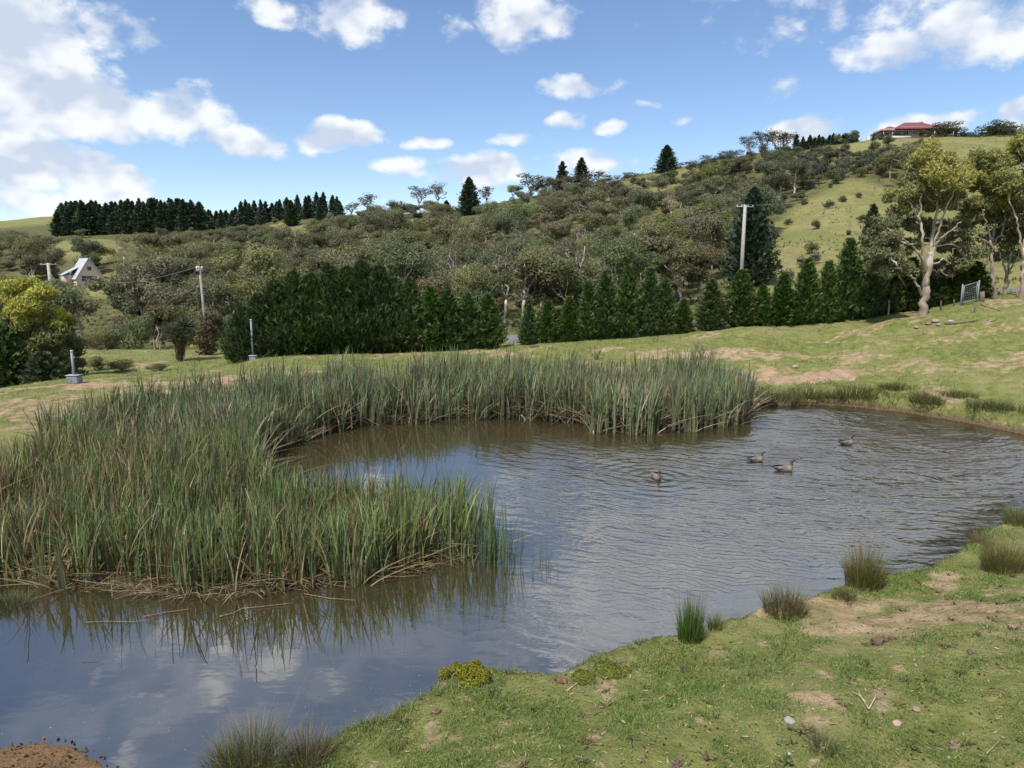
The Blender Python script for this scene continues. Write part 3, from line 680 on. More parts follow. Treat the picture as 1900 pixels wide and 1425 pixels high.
# ------------------------------------------------------------------ lone conifers and pine plantations on the hill
PINE = [cypress_variant(140 + k, 12, 3.0, 140, 18, .85, .26, .35, (.036, .058, .034), (.058, .088, .048), ragged=.5, power=.8, base=.0, lower=.1) for k in range(4)]
SPR = [cypress_variant(150 + k, 13, 4.2, 210, 26, .85, .26, .5, (.026, .048, .024), (.046, .076, .036), ragged=.3, power=.72, base=.02, lower=.1) for k in range(2)]
def conifer(px, base, top, wpx, Y, var, h0, r0, name, label, group=None):
    X = (px - 950) / F * Y; p = at(px, base, Y); z = min(p[2], gz(X, Y))
    hh = at(px, top, Y)[2] - z; sxy = wpx / F * Y / (2 * r0)
    plant_tree(name, label, 'conifer', group, (X, Y, z), var, rng.uniform(0, 6.28), (sxy, sxy, hh / h0))
conifer(1386, 498, 350, 112, 100, SPR[0], 13, 4.2, 'pine_tree', 'broad dark pine standing behind the pale power pole')
conifer(1603, 452, 380, 44, 118, SPR[1], 13, 4.2, 'pine_tree', 'small dark pine on the open grass slope left of the big gum')
conifer(1642, 445, 396, 34, 122, SPR[0], 13, 4.2, 'pine_tree', 'smallest dark pine half hidden by the big gum crown')
conifer(873, 408, 330, 52, 300, SPR[0], 13, 4.2, 'pine_tree', 'lone dark spire of pine above the middle of the wood')
conifer(832, 402, 372, 26, 305, SPR[1], 13, 4.2, 'pine_tree', 'small dark pine just left of the lone pine spire')
conifer(1226, 328, 270, 48, 315, SPR[1], 13, 4.2, 'pine_tree', 'lone dark pine on the bare ridge skyline')
conifer(1040, 352, 300, 36, 335, PINE[0], 12, 3.0, 'pine_tree', 'ragged pine, left of two poking above the ridge gums')
conifer(1074, 350, 293, 40, 335, PINE[1], 12, 3.0, 'pine_tree', 'ragged pine, right of two poking above the ridge gums')
conifer(551, 420, 372, 34, 300, SPR[0], 13, 4.2, 'pine_tree', 'dark pine in front of the middle ridge plantation')
conifer(603, 412, 382, 22, 305, SPR[1], 13, 4.2, 'pine_tree', 'small dark pine at the right end of the middle plantation')
k = 0
for px in np.arange(128, 388, 8.2):
    for row in range(2):
        p = px + rng.uniform(-4, 4) + row * 4
        conifer(p, 424 + rng.uniform(-4, 10) - row * 6, 368 + abs(rng.normal()) * 11 + max(0, (170 - p)) * .25, rng.uniform(26, 46), 330 + row * 18 + rng.uniform(-4, 4), PINE[k % 4], 12, 3.0,
                'plantation_pine', 'dark pine in the close plantation on the left skyline', 'pines of the left skyline plantation'); k += 1
for px in np.arange(398, 642, 9):
    p = px + rng.uniform(-4, 4); tp = np.interp(p, [398, 440, 470, 560, 620, 645], [386, 388, 368, 362, 352, 372])
    conifer(p, 410 + rng.uniform(-4, 6), tp + abs(rng.normal()) * 6, rng.uniform(20, 30), 335 + rng.uniform(-6, 14), PINE[k % 4], 12, 3.0,
            'ridge_pine', 'dark pine in the broken stand on the middle skyline', 'pines of the middle skyline stand'); k += 1
for px in np.arange(1456, 1565, 8):
    conifer(px + rng.uniform(-3, 3), 276 - (px - 1456) * .05, 247 + abs(rng.normal()) * 5, rng.uniform(14, 22), 308 + rng.uniform(-4, 4), PINE[k % 4], 12, 3.0,
            'windbreak_pine', 'dark pine in the short windbreak left of the red-roofed house', 'pines of the hilltop windbreak'); k += 1

# ------------------------------------------------------------------ gum wood on the hillside
GUM = [gum_variant(200 + k, 9 + (k % 3), 3.9 + .3 * (k % 4), 7000, .36, (.18, .25, .32)[k % 3]) for k in range(10)]
GUMD = [gum_variant(230 + k, 9.5, 3.6, 5200, .36, .30, (.158, .140, .074)) for k in range(3)]
SHB = [shrub_variant(240 + k, 2.6, 1.9, 1000, .3, [(.080, .098, .055), (.100, .115, .045), (.085, .090, .062), (.070, .095, .035)][k]) for k in range(4)]
rng = np.random.default_rng(77)
def wood(n_target):
    pts = []; tries = 0
    while len(pts) < n_target and tries < 40000:
        tries += 1
        px = rng.uniform(-60, 1700); Y = math.exp(rng.uniform(math.log(84), math.log(340)))
        X = (px - 950) / F * Y
        if clearing(np.array([X]), np.array([Y]))[0] > .35: continue
        if px < 60 and Y < 95: continue
        if px > 1300 and Y > 230 and rng.random() < .45: continue
        tp_ = HOR - (gz(X, Y) + 10.5 - EYE) / Y * F
        if 105 < px < 230 and Y < 204 and tp_ < 528: continue
        if px < 420 and Y > 325: continue
        if 1290 < px < 1460 and Y < 108: continue
        if 95 < px < 260 and 120 < Y < 205: continue
        sp = 4.4 + Y * .012
        if any((X - a) ** 2 + (Y - b) ** 2 < sp * sp for a, b, _ in pts): continue
        pts.append((X, Y, px))
    return pts
WOOD = wood(300)
zs = height([p[0] for p in WOOD], [p[1] for p in WOOD])
for i, ((X, Y, px), z) in enumerate(zip(WOOD, zs)):
    v = GUM[rng.integers(len(GUM))] if rng.random() > .2 else GUMD[rng.integers(3)]
    s = rng.uniform(.75, 1.15); wide = 1 + .30 * float(sstep(Y, 120, 270))
    zsc = s * (.35 + .65 * wide) * rng.uniform(.85, 1.1)
    lim = np.interp(px, [-60, 0, 120, 385, 480, 560, 640, 700, 800, 830, 845, 900, 915, 950, 1050, 1150, 1195, 1260, 1300, 1450, 1700], [420, 425, 442, 430, 418, 418, 404, 385, 374, 385, 404, 404, 372, 352, 334, 338, 335, 325, 300, 288, 280])
    mx = (EYE + (HOR - lim) / F * Y - z) / 10.8
    if mx < .32: continue
    if mx < zsc: k_ = max(mx / zsc, .4); zsc = mx; s *= k_ ** .5
    if px < 640: lab, grp = 'olive gum tree in the wood behind the left power pole and solid hedge block', 'gums of the left wood'
    elif px < 1290: lab, grp = 'olive brown gum tree in the thick wood above the middle hedge', 'gums of the middle wood'
    else: lab, grp = 'green gum tree in the upper wood left of the open grass slope', 'gums of the right upper wood'
    plant_tree('gum_tree', lab, 'gum tree', grp, (X, Y, z), v, rng.uniform(0, 6.28), (s * wide * rng.uniform(.9, 1.15), s * wide * rng.uniform(.9, 1.15), zsc))
# rounder understorey wattles fill the canopy between the gums
WAT = [shrub_variant(340 + k, 4.6, 2.6, 3600, .28, [(.145, .155, .072), (.172, .165, .062), (.130, .146, .078), (.182, .155, .074), (.122, .148, .056)][k]) for k in range(5)]
rng = np.random.default_rng(78); WPT = []
tries = 0
while len(WPT) < 230 and tries < 20000:
    tries += 1
    px = rng.uniform(-60, 1560); Y = math.exp(rng.uniform(math.log(92), math.log(325))); X = (px - 950) / F * Y
    if clearing(np.array([X]), np.array([Y]))[0] > .3 or (105 < px < 230 and Y < 204) or (1290 < px < 1460 and Y < 125): continue
    if any((X - a) ** 2 + (Y - b) ** 2 < 20 for a, b, _ in WPT): continue
    WPT.append((X, Y, px))
for (X, Y, px), z in zip(WPT, height([p[0] for p in WPT], [p[1] for p in WPT])):
    s = rng.uniform(.75, 1.35)
    lab, grp = (('rounded grey-green wattle among the gums of the left wood', 'wattles of the left wood') if px < 640 else ('rounded grey-green wattle among the gums of the middle and right wood', 'wattles of the middle and right wood'))
    plant_tree('wood_wattle', lab, 'wattle', grp, (X, Y, z - .2), WAT[rng.integers(5)], rng.uniform(0, 6.28), (s, s, s * rng.uniform(.8, 1.15)))
rng = np.random.default_rng(79)
def gum_at(px, base, top, wpx, Y, var, h0, r0, label, name='gum_tree', rz=None, group=None):
    X = (px - 950) / F * Y; p = at(px, base, Y); z = min(p[2], gz(X, Y) + .1)
    s = wpx / F * Y / (2 * r0); hh = at(px, top, Y)[2] - z
    plant_tree(name, label, 'gum tree', group, (X, Y, z), var, rng.uniform(0, 6.28) if rz is None else rz, (s, s, hh / h0))
BARE = [gum_variant(350 + k, 9.5, 2.6, 4200, .32, .30, (.150, .125, .075), True, True) for k in range(3)]
for i, (px, Y) in enumerate([(395, 190), (460, 150), (512, 215), (560, 180), (620, 150), (665, 205), (700, 165), (760, 190), (845, 110), (868, 118), (905, 150), (960, 180), (1010, 205), (1075, 170), (1110, 120), (1150, 190), (1205, 150), (1235, 210), (330, 175), (280, 150), (240, 220), (1060, 100), (905, 98), (935, 92)]):
    X = (px - 950) / F * Y; s_ = rng.uniform(.85, 1.15)
    plant_tree('bare_gum', 'thin-leaved gum showing bare white limbs in the hillside wood', 'gum tree', 'white-limbed gums of the hillside wood', (X, Y, gz(X, Y)), BARE[i % 3], rng.uniform(0, 6.28), (s_, s_, s_ * 1.1))
SKY_G = [gum_variant(260 + k, 10, 2.6, 900, .40, .42, (.085, .080, .045)) for k in range(3)]
for i, (px, b, tp, wd) in enumerate([(690, 402, 360, 44), (780, 398, 342, 40), (815, 396, 338, 40), (905, 392, 345, 38), (980, 380, 318, 56), (1010, 372, 330, 44), (1090, 360, 318, 60), (1125, 356, 322, 46),
                         (1395, 296, 240, 46), (1432, 290, 244, 50), (1350, 306, 276, 36), (1270, 318, 298, 36), (660, 404, 376, 36), (745, 400, 372, 36), (1050, 362, 322, 50), (1375, 298, 252, 40), (1414, 294, 240, 46), (1330, 308, 280, 36), (1302, 314, 288, 36), (1165, 345, 318, 34), (1245, 325, 300, 32)]):
    gum_at(px, b, tp, wd, 322 + (i % 3) * 4, SKY_G[i % 3], 10, 2.6, 'open-crowned gum showing against the sky along the wooded ridge', group='gums of the ridge skyline')
gum_at(1298, 545, 452, 110, 92, gum_variant(280, 9, 3.6, 4200, .30, .42, (.115, .090, .040), False), 9, 3.6, 'dome-crowned brown gum on a leaning dark trunk left of the pale power pole')
gum_at(1005, 600, 480, 90, 96, gum_variant(281, 10, 3.2, 3600, .32, .35, (.125, .100, .050)), 10, 3.2, 'large brown-crowned gum right behind the gap in the hedge')
gum_at(152, 640, 540, 62, 95, gum_variant(282, 10, 3.0, 1500, .32, .35, (.13, .095, .045)), 10, 3.0, 'rusty gum with bare white limbs behind the left marker post')
for i, (px, b, tp, wd, Y) in enumerate([(245, 690, 580, 70, 80), (290, 688, 560, 76, 84), (215, 690, 600, 60, 86), (340, 680, 560, 70, 86), (395, 672, 560, 60, 84), (180, 690, 610, 60, 78)]):
    gum_at(px, b, tp, wd, Y, GUM[i], 9 + (i % 3), 3.9 + .3 * (i % 4), 'slim olive gum in the roadside grove left of the power pole', group='gums of the roadside grove')
# scrub on the upper slope
rng = np.random.default_rng(91)
spots = []
tries = 0
while len(spots) < 210 and tries < 6000:
    tries += 1
    px = rng.uniform(1130, 1690); Y = rng.uniform(180, 302)
    if px < 1290 and Y < 270: continue
    yl = np.interp(px, [1290, 1400, 1500, 1600, 1690], [180, 190, 206, 212, 214]); yh = np.interp(px, [1290, 1450, 1550, 1690], [305, 300, 268, 238])
    if not yl < Y < yh: continue
    X = (px - 950) / F * Y
    if any((X - a) ** 2 + (Y - b) ** 2 < 7 for a, b in spots): continue
    spots.append((X, Y))
for k_ in range(26):
    px = rng.uniform(1555, 1705); Y = rng.uniform(222, 272); spots.append(((px - 950) / F * Y, Y))
for X, Y in spots:
    s = rng.uniform(.8, 1.7)
    plant_tree('hill_shrub', 'grey-green shrub in the scrub below the hilltop houses', 'shrub', 'scrub shrubs of the upper slope', (X, Y, gz(X, Y) - .1), SHB[rng.integers(4)], rng.uniform(0, 6.28), (s, s, s * rng.uniform(.8, 1.2)), 'foliage', 'stem')
for i, (px, Y) in enumerate([(1520, 175), (1497, 122), (1500, 112), (1545, 182), (1575, 186), (1600, 170), (1480, 110), (1640, 250), (1690, 262), (1660, 240), (1460, 98), (1530, 100), (1560, 140), (1585, 150), (1430, 150), (1450, 165), (1610, 215), (1630, 225), (1520, 205), (1475, 190), (1500, 150), (1620, 130), (1880, 120), (1860, 105), (1890, 95)]):
    X = (px - 950) / F * Y; s = rng.uniform(.5, .95)
    plant_tree('slope_bush', 'scattered small bush dotted on the open grass slope', 'shrub', 'bushes dotted on the open slope', (X, Y, gz(X, Y) - .1), SHB[i % 4], rng.uniform(0, 6.28), (s, s, s), 'foliage', 'stem')
# undergrowth: one mass of low leaves on the wood floor
def undergrowth():
    rng = np.random.default_rng(17); G = Geo(); n = 11000
    px = rng.uniform(-80, 1720, n); Y = np.exp(rng.uniform(math.log(80), math.log(335), n)); X = (px - 950) / F * Y
    k = clearing(X, Y) < .45; X, Y = X[k], Y[k]; n = len(X); z = height(X, Y)
    hgt = .2 + rng.random(n) ** 2 * 2.6 * vnoise(X * .25, Y * .25, 5)
    c = np.column_stack([X, Y, z + hgt]); col = np.array(OLIVE)[rng.integers(0, 6, n)] * rng.uniform(.5, 1.0, (n, 1))
    G.leaves(rng, c, rng.normal(size=(n, 3)) + [0, 0, .8], rng.uniform(.5, 1.2, n), rng.uniform(.3, .6, n), col)
    o = obj('undergrowth', G.mesh('undergrowth', M_leaf)); o['kind'] = 'stuff'; tag(o, 'low brown-green undergrowth on the floor of the hillside wood', 'undergrowth')
undergrowth()
def hill_tufts():
    rng = np.random.default_rng(19); G = Geo(); n = 16000
    px = rng.uniform(-80, 1960, n); Y = np.exp(rng.uniform(math.log(80), math.log(330), n)); X = (px - 950) / F * Y
    k = (clearing(X, Y) > .4) & (rng.random(n) < sstep(fbm(X * .08, Y * .08, 15, 3), .35, .6)); X, Y = X[k], Y[k]; n = len(X); sz = rng.uniform(.15, .55, n)
    c = np.column_stack([X, Y, height(X, Y) + sz * .25]); col = np.array([(.10, .10, .035), (.14, .13, .05), (.09, .11, .04), (.17, .14, .07)])[rng.integers(0, 4, n)] * rng.uniform(.7, 1.15, (n, 1))
    for q in range(3): G.leaves(rng, c + rng.normal(size=(n, 3)) * sz[:, None] * .3, rng.normal(size=(n, 3)), sz, sz * .5, col, np.column_stack([rng.normal(size=(n, 2)) * .6, np.ones(n)]))
    o = obj('hill_grass', G.mesh('hill_grass', M_grass)); o['kind'] = 'stuff'; tag(o, 'rough grass tufts over the open hillside paddocks', 'grass')
hill_tufts()
# hilltop garden trees
GRN = [gum_variant(290 + k, 7, 3.4, 2200, .42, .15, [(.055, .075, .028), (.045, .065, .03), (.085, .095, .03)][k], False) for k in range(3)]
for (px, b, tp, wd, v, lab) in [(1716, 258, 226, 58, 2, 'round green garden tree in front of the red-roofed house'), (1672, 256, 240, 26, 2, 'small green bush under the left eave of the red-roofed house'),
        (1790, 272, 232, 70, 0, 'dark spreading tree right of the red-roofed house'), (1822, 268, 222, 66, 1, 'tallest dark tree between the two hilltop houses'), (1770, 270, 246, 50, 0, 'low dark tree beside the right end of the red roof'),
        (1548, 275, 246, 32, 1, 'dark round tree at the right end of the hilltop windbreak'), (1640, 262, 244, 30, 0, 'dark bush at the left front of the red-roofed house'), (1738, 262, 238, 34, 1, 'dark tree hiding the right front of the red-roofed house'), (1592, 268, 248, 14, 1, 'tiny dark tree left of the red-roofed house'), (1608, 267, 246, 14, 1, 'tiny dark tree nearest the left wall of the red-roofed house'), (1845, 266, 240, 34, 1, 'dark tree against the cream house wall')]:
    gum_at(px, b, tp, wd, 296, GRN[v], 7, 3.4, lab, 'garden_tree')

# ------------------------------------------------------------------ the near gums on the right, limb by limb
def near_gum(label, Y, base, trunk, limbs, clumps, seed, leafn=420, bark=(.46, .40, .33)):
    """trunk / limbs: [(px, py, depth offset, radius px)], clumps: [(px, py, r px, depth, colour)]"""
    rng = np.random.default_rng(seed)
    b = at(base[0], base[1], Y); b[2] = gz(b[0], b[1]); WOODP = []
    e = empty('wattle_tree' if 'wattle' in label else 'gum_tree', b, label, 'gum tree')
    def wp(p): q = at(p[0], p[1], Y + p[2]); return q - b
    def tub(pts, name):
        P_ = np.array([wp(p) for p in pts]); rr = np.array([p[3] for p in pts]) / F * Y * .52
        t = np.linspace(0, 1, len(pts)); tt = np.linspace(0, 1, len(pts) * 4)
        S = np.column_stack([np.interp(tt, t, P_[:, i]) for i in range(3)])
        for _ in range(3): S[1:-1] = (S[:-2] + 2 * S[1:-1] + S[2:]) / 4
        S[2:-1] += rng.normal(size=(len(S) - 3, 3)) * .035
        G = Geo(); rad = np.interp(tt, t, rr); cb = np.array(bark)[None] * rng.uniform(.8, 1.12, (len(S), 1))
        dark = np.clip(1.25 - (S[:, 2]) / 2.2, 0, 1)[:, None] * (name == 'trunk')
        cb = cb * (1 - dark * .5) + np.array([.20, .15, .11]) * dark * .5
        G.tube(S, rad, cb, 9, jit=.10); WOODP.append(S[2:])
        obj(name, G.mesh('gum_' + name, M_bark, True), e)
    pts = [list(p) for p in trunk]; pts[0][1] += 12; tub(pts, 'trunk')
    for l in limbs: tub(l, 'limb')
    G = Geo()
    for (px, py, r, dz, col) in clumps:
        c = wp((px, py, dz)); rm = r / F * Y
        for q in range(5):
            o = unit(rng.normal(size=3)) * rm * .55; rq = rm * rng.uniform(.42, .62)
            crown_clump(G, rng, c + o, (rq, rq, rq * .85), int(3.0 * leafn * (r / 35.) ** 2 / 5), .22, .062, np.array(col) * rng.uniform(.8, 1.2), .25, .3, .3, .45)
    # fine twigs into the clumps
    Tw = Geo()
    for (px, py, r, dz, col) in clumps:
        c = wp((px, py, dz)); WP = np.vstack(WOODP); dd_ = np.linalg.norm(WP - c, axis=1) + 2.5 * np.maximum(0, WP[:, 2] - c[2]); s0 = WP[dd_.argmin()]
        Tw.tube(limb(s0, c, 6, .05, rng, .05), np.linspace(.06, .015, 6), np.array(bark) * .9, 5)
        for q in range(3): Tw.tube(limb(c - (c - s0) * .25, c + rng.normal(size=3) * r / F * Y * .6, 4, .05, rng, .08), np.linspace(.025, .006, 4), np.array(bark) * .9, 4)
    obj('twigs', Tw.mesh('gum_twigs', M_bark, True), e); obj('crown', G.mesh('gum_crown', M_near), e)
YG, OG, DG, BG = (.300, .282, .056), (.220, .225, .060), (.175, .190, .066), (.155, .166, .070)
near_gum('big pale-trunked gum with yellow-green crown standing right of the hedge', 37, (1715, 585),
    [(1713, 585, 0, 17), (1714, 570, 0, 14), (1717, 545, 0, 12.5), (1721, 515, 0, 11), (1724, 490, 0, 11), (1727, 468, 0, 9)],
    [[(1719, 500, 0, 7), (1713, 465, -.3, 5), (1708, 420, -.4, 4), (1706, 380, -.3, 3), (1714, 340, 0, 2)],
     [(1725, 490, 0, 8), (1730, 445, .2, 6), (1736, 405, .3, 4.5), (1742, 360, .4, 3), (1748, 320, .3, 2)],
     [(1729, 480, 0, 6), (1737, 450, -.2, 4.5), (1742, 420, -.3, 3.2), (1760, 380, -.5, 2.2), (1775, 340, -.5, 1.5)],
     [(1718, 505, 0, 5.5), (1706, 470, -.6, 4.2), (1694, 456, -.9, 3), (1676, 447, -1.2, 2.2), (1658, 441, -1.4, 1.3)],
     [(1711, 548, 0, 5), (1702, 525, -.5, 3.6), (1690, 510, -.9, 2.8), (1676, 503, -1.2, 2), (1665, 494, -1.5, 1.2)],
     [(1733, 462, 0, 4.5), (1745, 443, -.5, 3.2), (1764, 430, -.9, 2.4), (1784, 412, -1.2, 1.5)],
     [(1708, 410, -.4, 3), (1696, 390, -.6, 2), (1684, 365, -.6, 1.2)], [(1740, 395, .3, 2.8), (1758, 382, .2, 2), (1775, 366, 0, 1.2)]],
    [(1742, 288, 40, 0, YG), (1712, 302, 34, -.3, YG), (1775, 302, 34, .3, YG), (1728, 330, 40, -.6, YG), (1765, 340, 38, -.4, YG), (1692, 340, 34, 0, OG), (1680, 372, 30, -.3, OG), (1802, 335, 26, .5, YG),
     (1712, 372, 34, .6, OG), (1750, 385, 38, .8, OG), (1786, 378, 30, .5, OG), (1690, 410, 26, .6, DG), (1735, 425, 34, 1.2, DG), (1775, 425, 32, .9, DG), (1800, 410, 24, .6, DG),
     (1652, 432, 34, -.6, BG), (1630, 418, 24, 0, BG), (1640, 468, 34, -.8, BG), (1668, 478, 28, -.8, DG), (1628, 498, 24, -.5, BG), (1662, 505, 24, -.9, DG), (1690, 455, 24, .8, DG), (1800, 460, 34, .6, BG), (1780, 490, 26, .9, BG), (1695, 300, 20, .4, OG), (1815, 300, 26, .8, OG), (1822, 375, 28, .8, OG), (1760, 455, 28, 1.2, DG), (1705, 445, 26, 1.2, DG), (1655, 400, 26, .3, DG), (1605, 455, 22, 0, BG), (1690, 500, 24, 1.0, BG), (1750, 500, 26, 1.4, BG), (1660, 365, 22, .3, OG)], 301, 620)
near_gum('grey-trunked leaning gum just right of the wire gate', 37.5, (1850, 562),
    [(1849, 560, 0, 8), (1844, 535, 0, 6), (1841, 500, 0, 5.4), (1840, 465, 0, 5), (1838, 445, 0, 4.4)],
    [[(1841, 462, 0, 4), (1832, 448, -.3, 3), (1815, 441, -.6, 2.2), (1798, 438, -.8, 1.2)], [(1839, 447, 0, 4), (1832, 420, -.2, 3), (1825, 398, -.3, 2), (1815, 380, -.4, 1.2)],
     [(1840, 450, 0, 4), (1848, 415, .2, 3), (1846, 380, .3, 2), (1856, 340, .4, 1.2)], [(1842, 455, 0, 3), (1856, 436, -.2, 2.4), (1864, 415, -.4, 1.6), (1866, 395, -.4, 1)]],
    [(1838, 330, 26, 0, OG), (1862, 312, 32, 0, OG), (1850, 360, 34, -.3, OG), (1832, 385, 28, 0, DG), (1868, 375, 32, .3, DG), (1850, 410, 30, .8, BG), (1820, 350, 22, .3, OG), (1878, 345, 30, .5, OG), (1842, 300, 26, .3, OG), (1815, 405, 24, .5, DG), (1862, 440, 26, .8, BG), (1835, 440, 22, 1.0, BG)], 302, 560, (.34, .29, .25))
near_gum('forked gum with short pale trunk between the leaning gum and the frame edge', 38, (1862, 560),
    [(1860, 560, 0, 9), (1864, 540, 0, 7), (1868, 520, 0, 5.5), (1871, 505, 0, 5)],
    [[(1869, 515, 0, 4), (1862, 490, -.2, 3), (1855, 470, -.3, 2), (1848, 456, -.4, 1.2)], [(1871, 507, 0, 4), (1874, 480, 0, 3), (1876, 450, .2, 2), (1872, 420, .2, 1.2)], [(1870, 510, 0, 3.5), (1884, 484, -.3, 2.4), (1896, 465, -.4, 1.5)]],
    [(1868, 455, 26, .5, BG), (1892, 440, 26, .3, DG), (1848, 470, 20, .8, BG), (1885, 475, 20, .8, BG), (1905, 420, 30, .6, DG)], 303, 420, (.36, .31, .26))
near_gum('tall pale gum cut by the right edge of the photo', 36.5, (1897, 562),
    [(1893, 562, 0, 9), (1897, 530, 0, 7), (1900, 495, 0, 6), (1898, 460, 0, 5)],
    [[(1899, 480, 0, 4.5), (1892, 440, -.2, 3.6), (1884, 405, -.4, 2.6), (1872, 372, -.6, 1.5)], [(1899, 465, 0, 4.4), (1910, 420, 0, 3.4), (1915, 370, 0, 2.4), (1920, 330, 0, 1.4)]],
    [(1890, 292, 40, 0, OG), (1920, 268, 46, .2, YG), (1875, 335, 34, -.3, OG), (1915, 330, 46, 0, OG), (1955, 300, 50, .3, OG), (1900, 372, 36, .4, DG), (1945, 370, 46, .6, DG), (1960, 420, 40, .6, BG), (1865, 300, 30, .6, OG), (1890, 405, 32, .8, DG), (1920, 410, 36, .4, DG), (1940, 240, 40, .4, YG)], 304, 620)

# ------------------------------------------------------------------ trees at the left edge beyond the embankment
WT, WO = (.36, .36, .032), (.160, .175, .044)
near_gum('yellow-green wattle tree at the left edge above the embankment', 31.7, (58, 735), [(58, 735, 0, 7), (58, 700, 0, 6), (60, 650, 0, 5), (55, 600, 0, 4)],
    [[(60, 660, 0, 3.5), (85, 620, 0, 2.5), (100, 590, 0, 1.5)], [(58, 640, 0, 3.5), (30, 590, 0, 2.5), (20, 560, 0, 1.5)]],
    [(40, 540, 34, 0, WT), (72, 548, 32, 0, WT), (20, 570, 36, 0, WT), (55, 580, 40, -.3, WT), (92, 590, 32, 0, WT), (15, 610, 40, 0, WO), (60, 625, 42, -.3, WO), (100, 630, 34, 0, WO), (80, 665, 36, 0, WO), (112, 668, 26, 0, WO), (-20, 590, 40, 0, WO)], 311, 620, (.16, .12, .09))
near_gum('olive bushy tree right of the yellow wattle', 33.08, (122, 730), [(122, 730, 0, 5), (124, 690, 0, 4), (128, 650, 0, 3)],
    [[(124, 690, 0, 2.5), (140, 660, 0, 2), (148, 635, 0, 1)]], [(122, 605, 24, 0, WO), (138, 630, 26, 0, BG), (115, 640, 28, 0, BG), (140, 665, 24, 0, BG), (118, 680, 30, -.3, BG), (142, 695, 18, 0, BG)], 312, 520, (.16, .12, .09))
conifer(-5, 740, 600, 110, 30.5, cypress_variant(312, 6, 2.2, 220, 24, .5, .15, .6, (.040, .078, .018), (.075, .135, .028), power=.6), 6, 2.2, 'garden_conifer', 'bright green conifer at the left edge beside the grey marker post')
conifer(72, 735, 655, 84, 30.7, cypress_variant(313, 4, 1.4, 120, 16, .42, .14, .7, (.045, .075, .03), (.08, .12, .05), power=.6), 4, 1.4, 'garden_conifer', 'grey-green low conifer just left of the grey marker post')
BSH = [shrub_variant(320 + k, 2.6, 1.9, 3000, .17, [(.150, .135, .035), (.135, .130, .028), (.120, .110, .045)][k]) for k in range(3)]
for (px, b, tp, wd, Y, v, lab) in [(212, 706, 660, 64, 34.83, 0, 'golden bush with a dark forked stem left of the round bush'), (285, 703, 668, 52, 34.83, 1, 'low round yellow-green bush below the roadside grove'), (172, 708, 655, 50, 35.42, 2, 'olive bush right of the marker post')]:
    X = (px - 950) / F * Y; z = gz(X, Y); s = wd / F * Y / 3.8
    plant_tree('round_bush', lab, 'bush', None, (X, Y, z - .1), BSH[v], rng.uniform(0, 6.28), (s, s, (at(px, tp, Y)[2] - z) / 2.6), 'foliage', 'stem')
# spiky tree with a skirt of dead leaves
def spiky():
    rng = np.random.default_rng(9); Y = 38.96; X = (330 - 950) / F * Y; z = gz(X, Y)
    e = empty('spiky_tree', (X, Y, z), 'spiky-leaved tree with brown dead-leaf skirt near the left power pole', 'tree', None, 0, .66)
    T = Geo(); S = Geo(); L = Geo()
    for (dx, dy, hh) in [(-.35, 0, 2.6), (.4, .2, 3.1), (.1, -.3, 2.2)]:
        T.tube([[0, 0, -.3], [dx * .6, dy, hh * .5], [dx * 1.5, dy, hh]], [.16, .13, .11], (.13, .09, .06), 7)
        n = 260; t = rng.random(n); b = np.column_stack([dx * 1.5 * t + rng.normal(size=n) * .1, np.full(n, dy) + rng.normal(size=n) * .1, .3 + t * (hh - .2)])
        a = rng.uniform(0, 6.28, n); S.leaves(rng, b, rng.normal(size=(n, 3)), np.full(n, .7), np.full(n, .07), np.array([.16, .10, .045]) * rng.uniform(.6, 1.3, (n, 1)), np.column_stack([np.cos(a) * .4, np.sin(a) * .4, -np.ones(n)]))
        n = 240; a = rng.uniform(0, 6.28, n); up = rng.uniform(-.4, 1.2, n); d = unit(np.column_stack([np.cos(a), np.sin(a), up]))
        c0 = np.array([dx * 1.5, dy, hh]); L.leaves(rng, c0 + d * .6, rng.normal(size=(n, 3)), np.full(n, 1.25), np.full(n, .07), np.array([.10, .125, .07]) * rng.uniform(.7, 1.3, (n, 1)), d)
    obj('trunk', T.mesh('spiky_trunk', M_bark, True), e); obj('dead_leaf_skirt', S.mesh('spiky_skirt', M_leaf), e); obj('crown', L.mesh('spiky_crown', M_leaf), e)
spiky()

#==PART3==
def on_ground(px, py, y0=4.0, y1=70.0):
    d = ray(px, py); Ys = np.exp(np.linspace(math.log(y0), math.log(y1), 700))
    P_ = CAM[None] + d[None] * (Ys / d[1])[:, None]
    z = height(P_[:, 0], P_[:, 1]); k = np.nonzero(P_[:, 2] <= np.maximum(z, 0))[0]
    i = k[0] if len(k) else -1
    p = P_[i].copy(); p[2] = max(z[i], -.02); return p
def in_poly(n, rng, dens):
    P_ = np.array(REED_POLY); out = []
    lo, hi = P_.min(0), P_.max(0)
    while sum(len(o) for o in out) < n:
        q = rng.uniform(lo, hi, (20000, 2)); s = poly_sd(q[:, 0], q[:, 1], P_) + (fbm(q[:, 0] * 1.2, q[:, 1] * 1.2, 71, 3) - .5) * 1.0
        k = (s < 0) & (rng.random(len(q)) < dens(q[:, 0], q[:, 1], s)); out.append(q[k])
    return np.vstack(out)[:n]

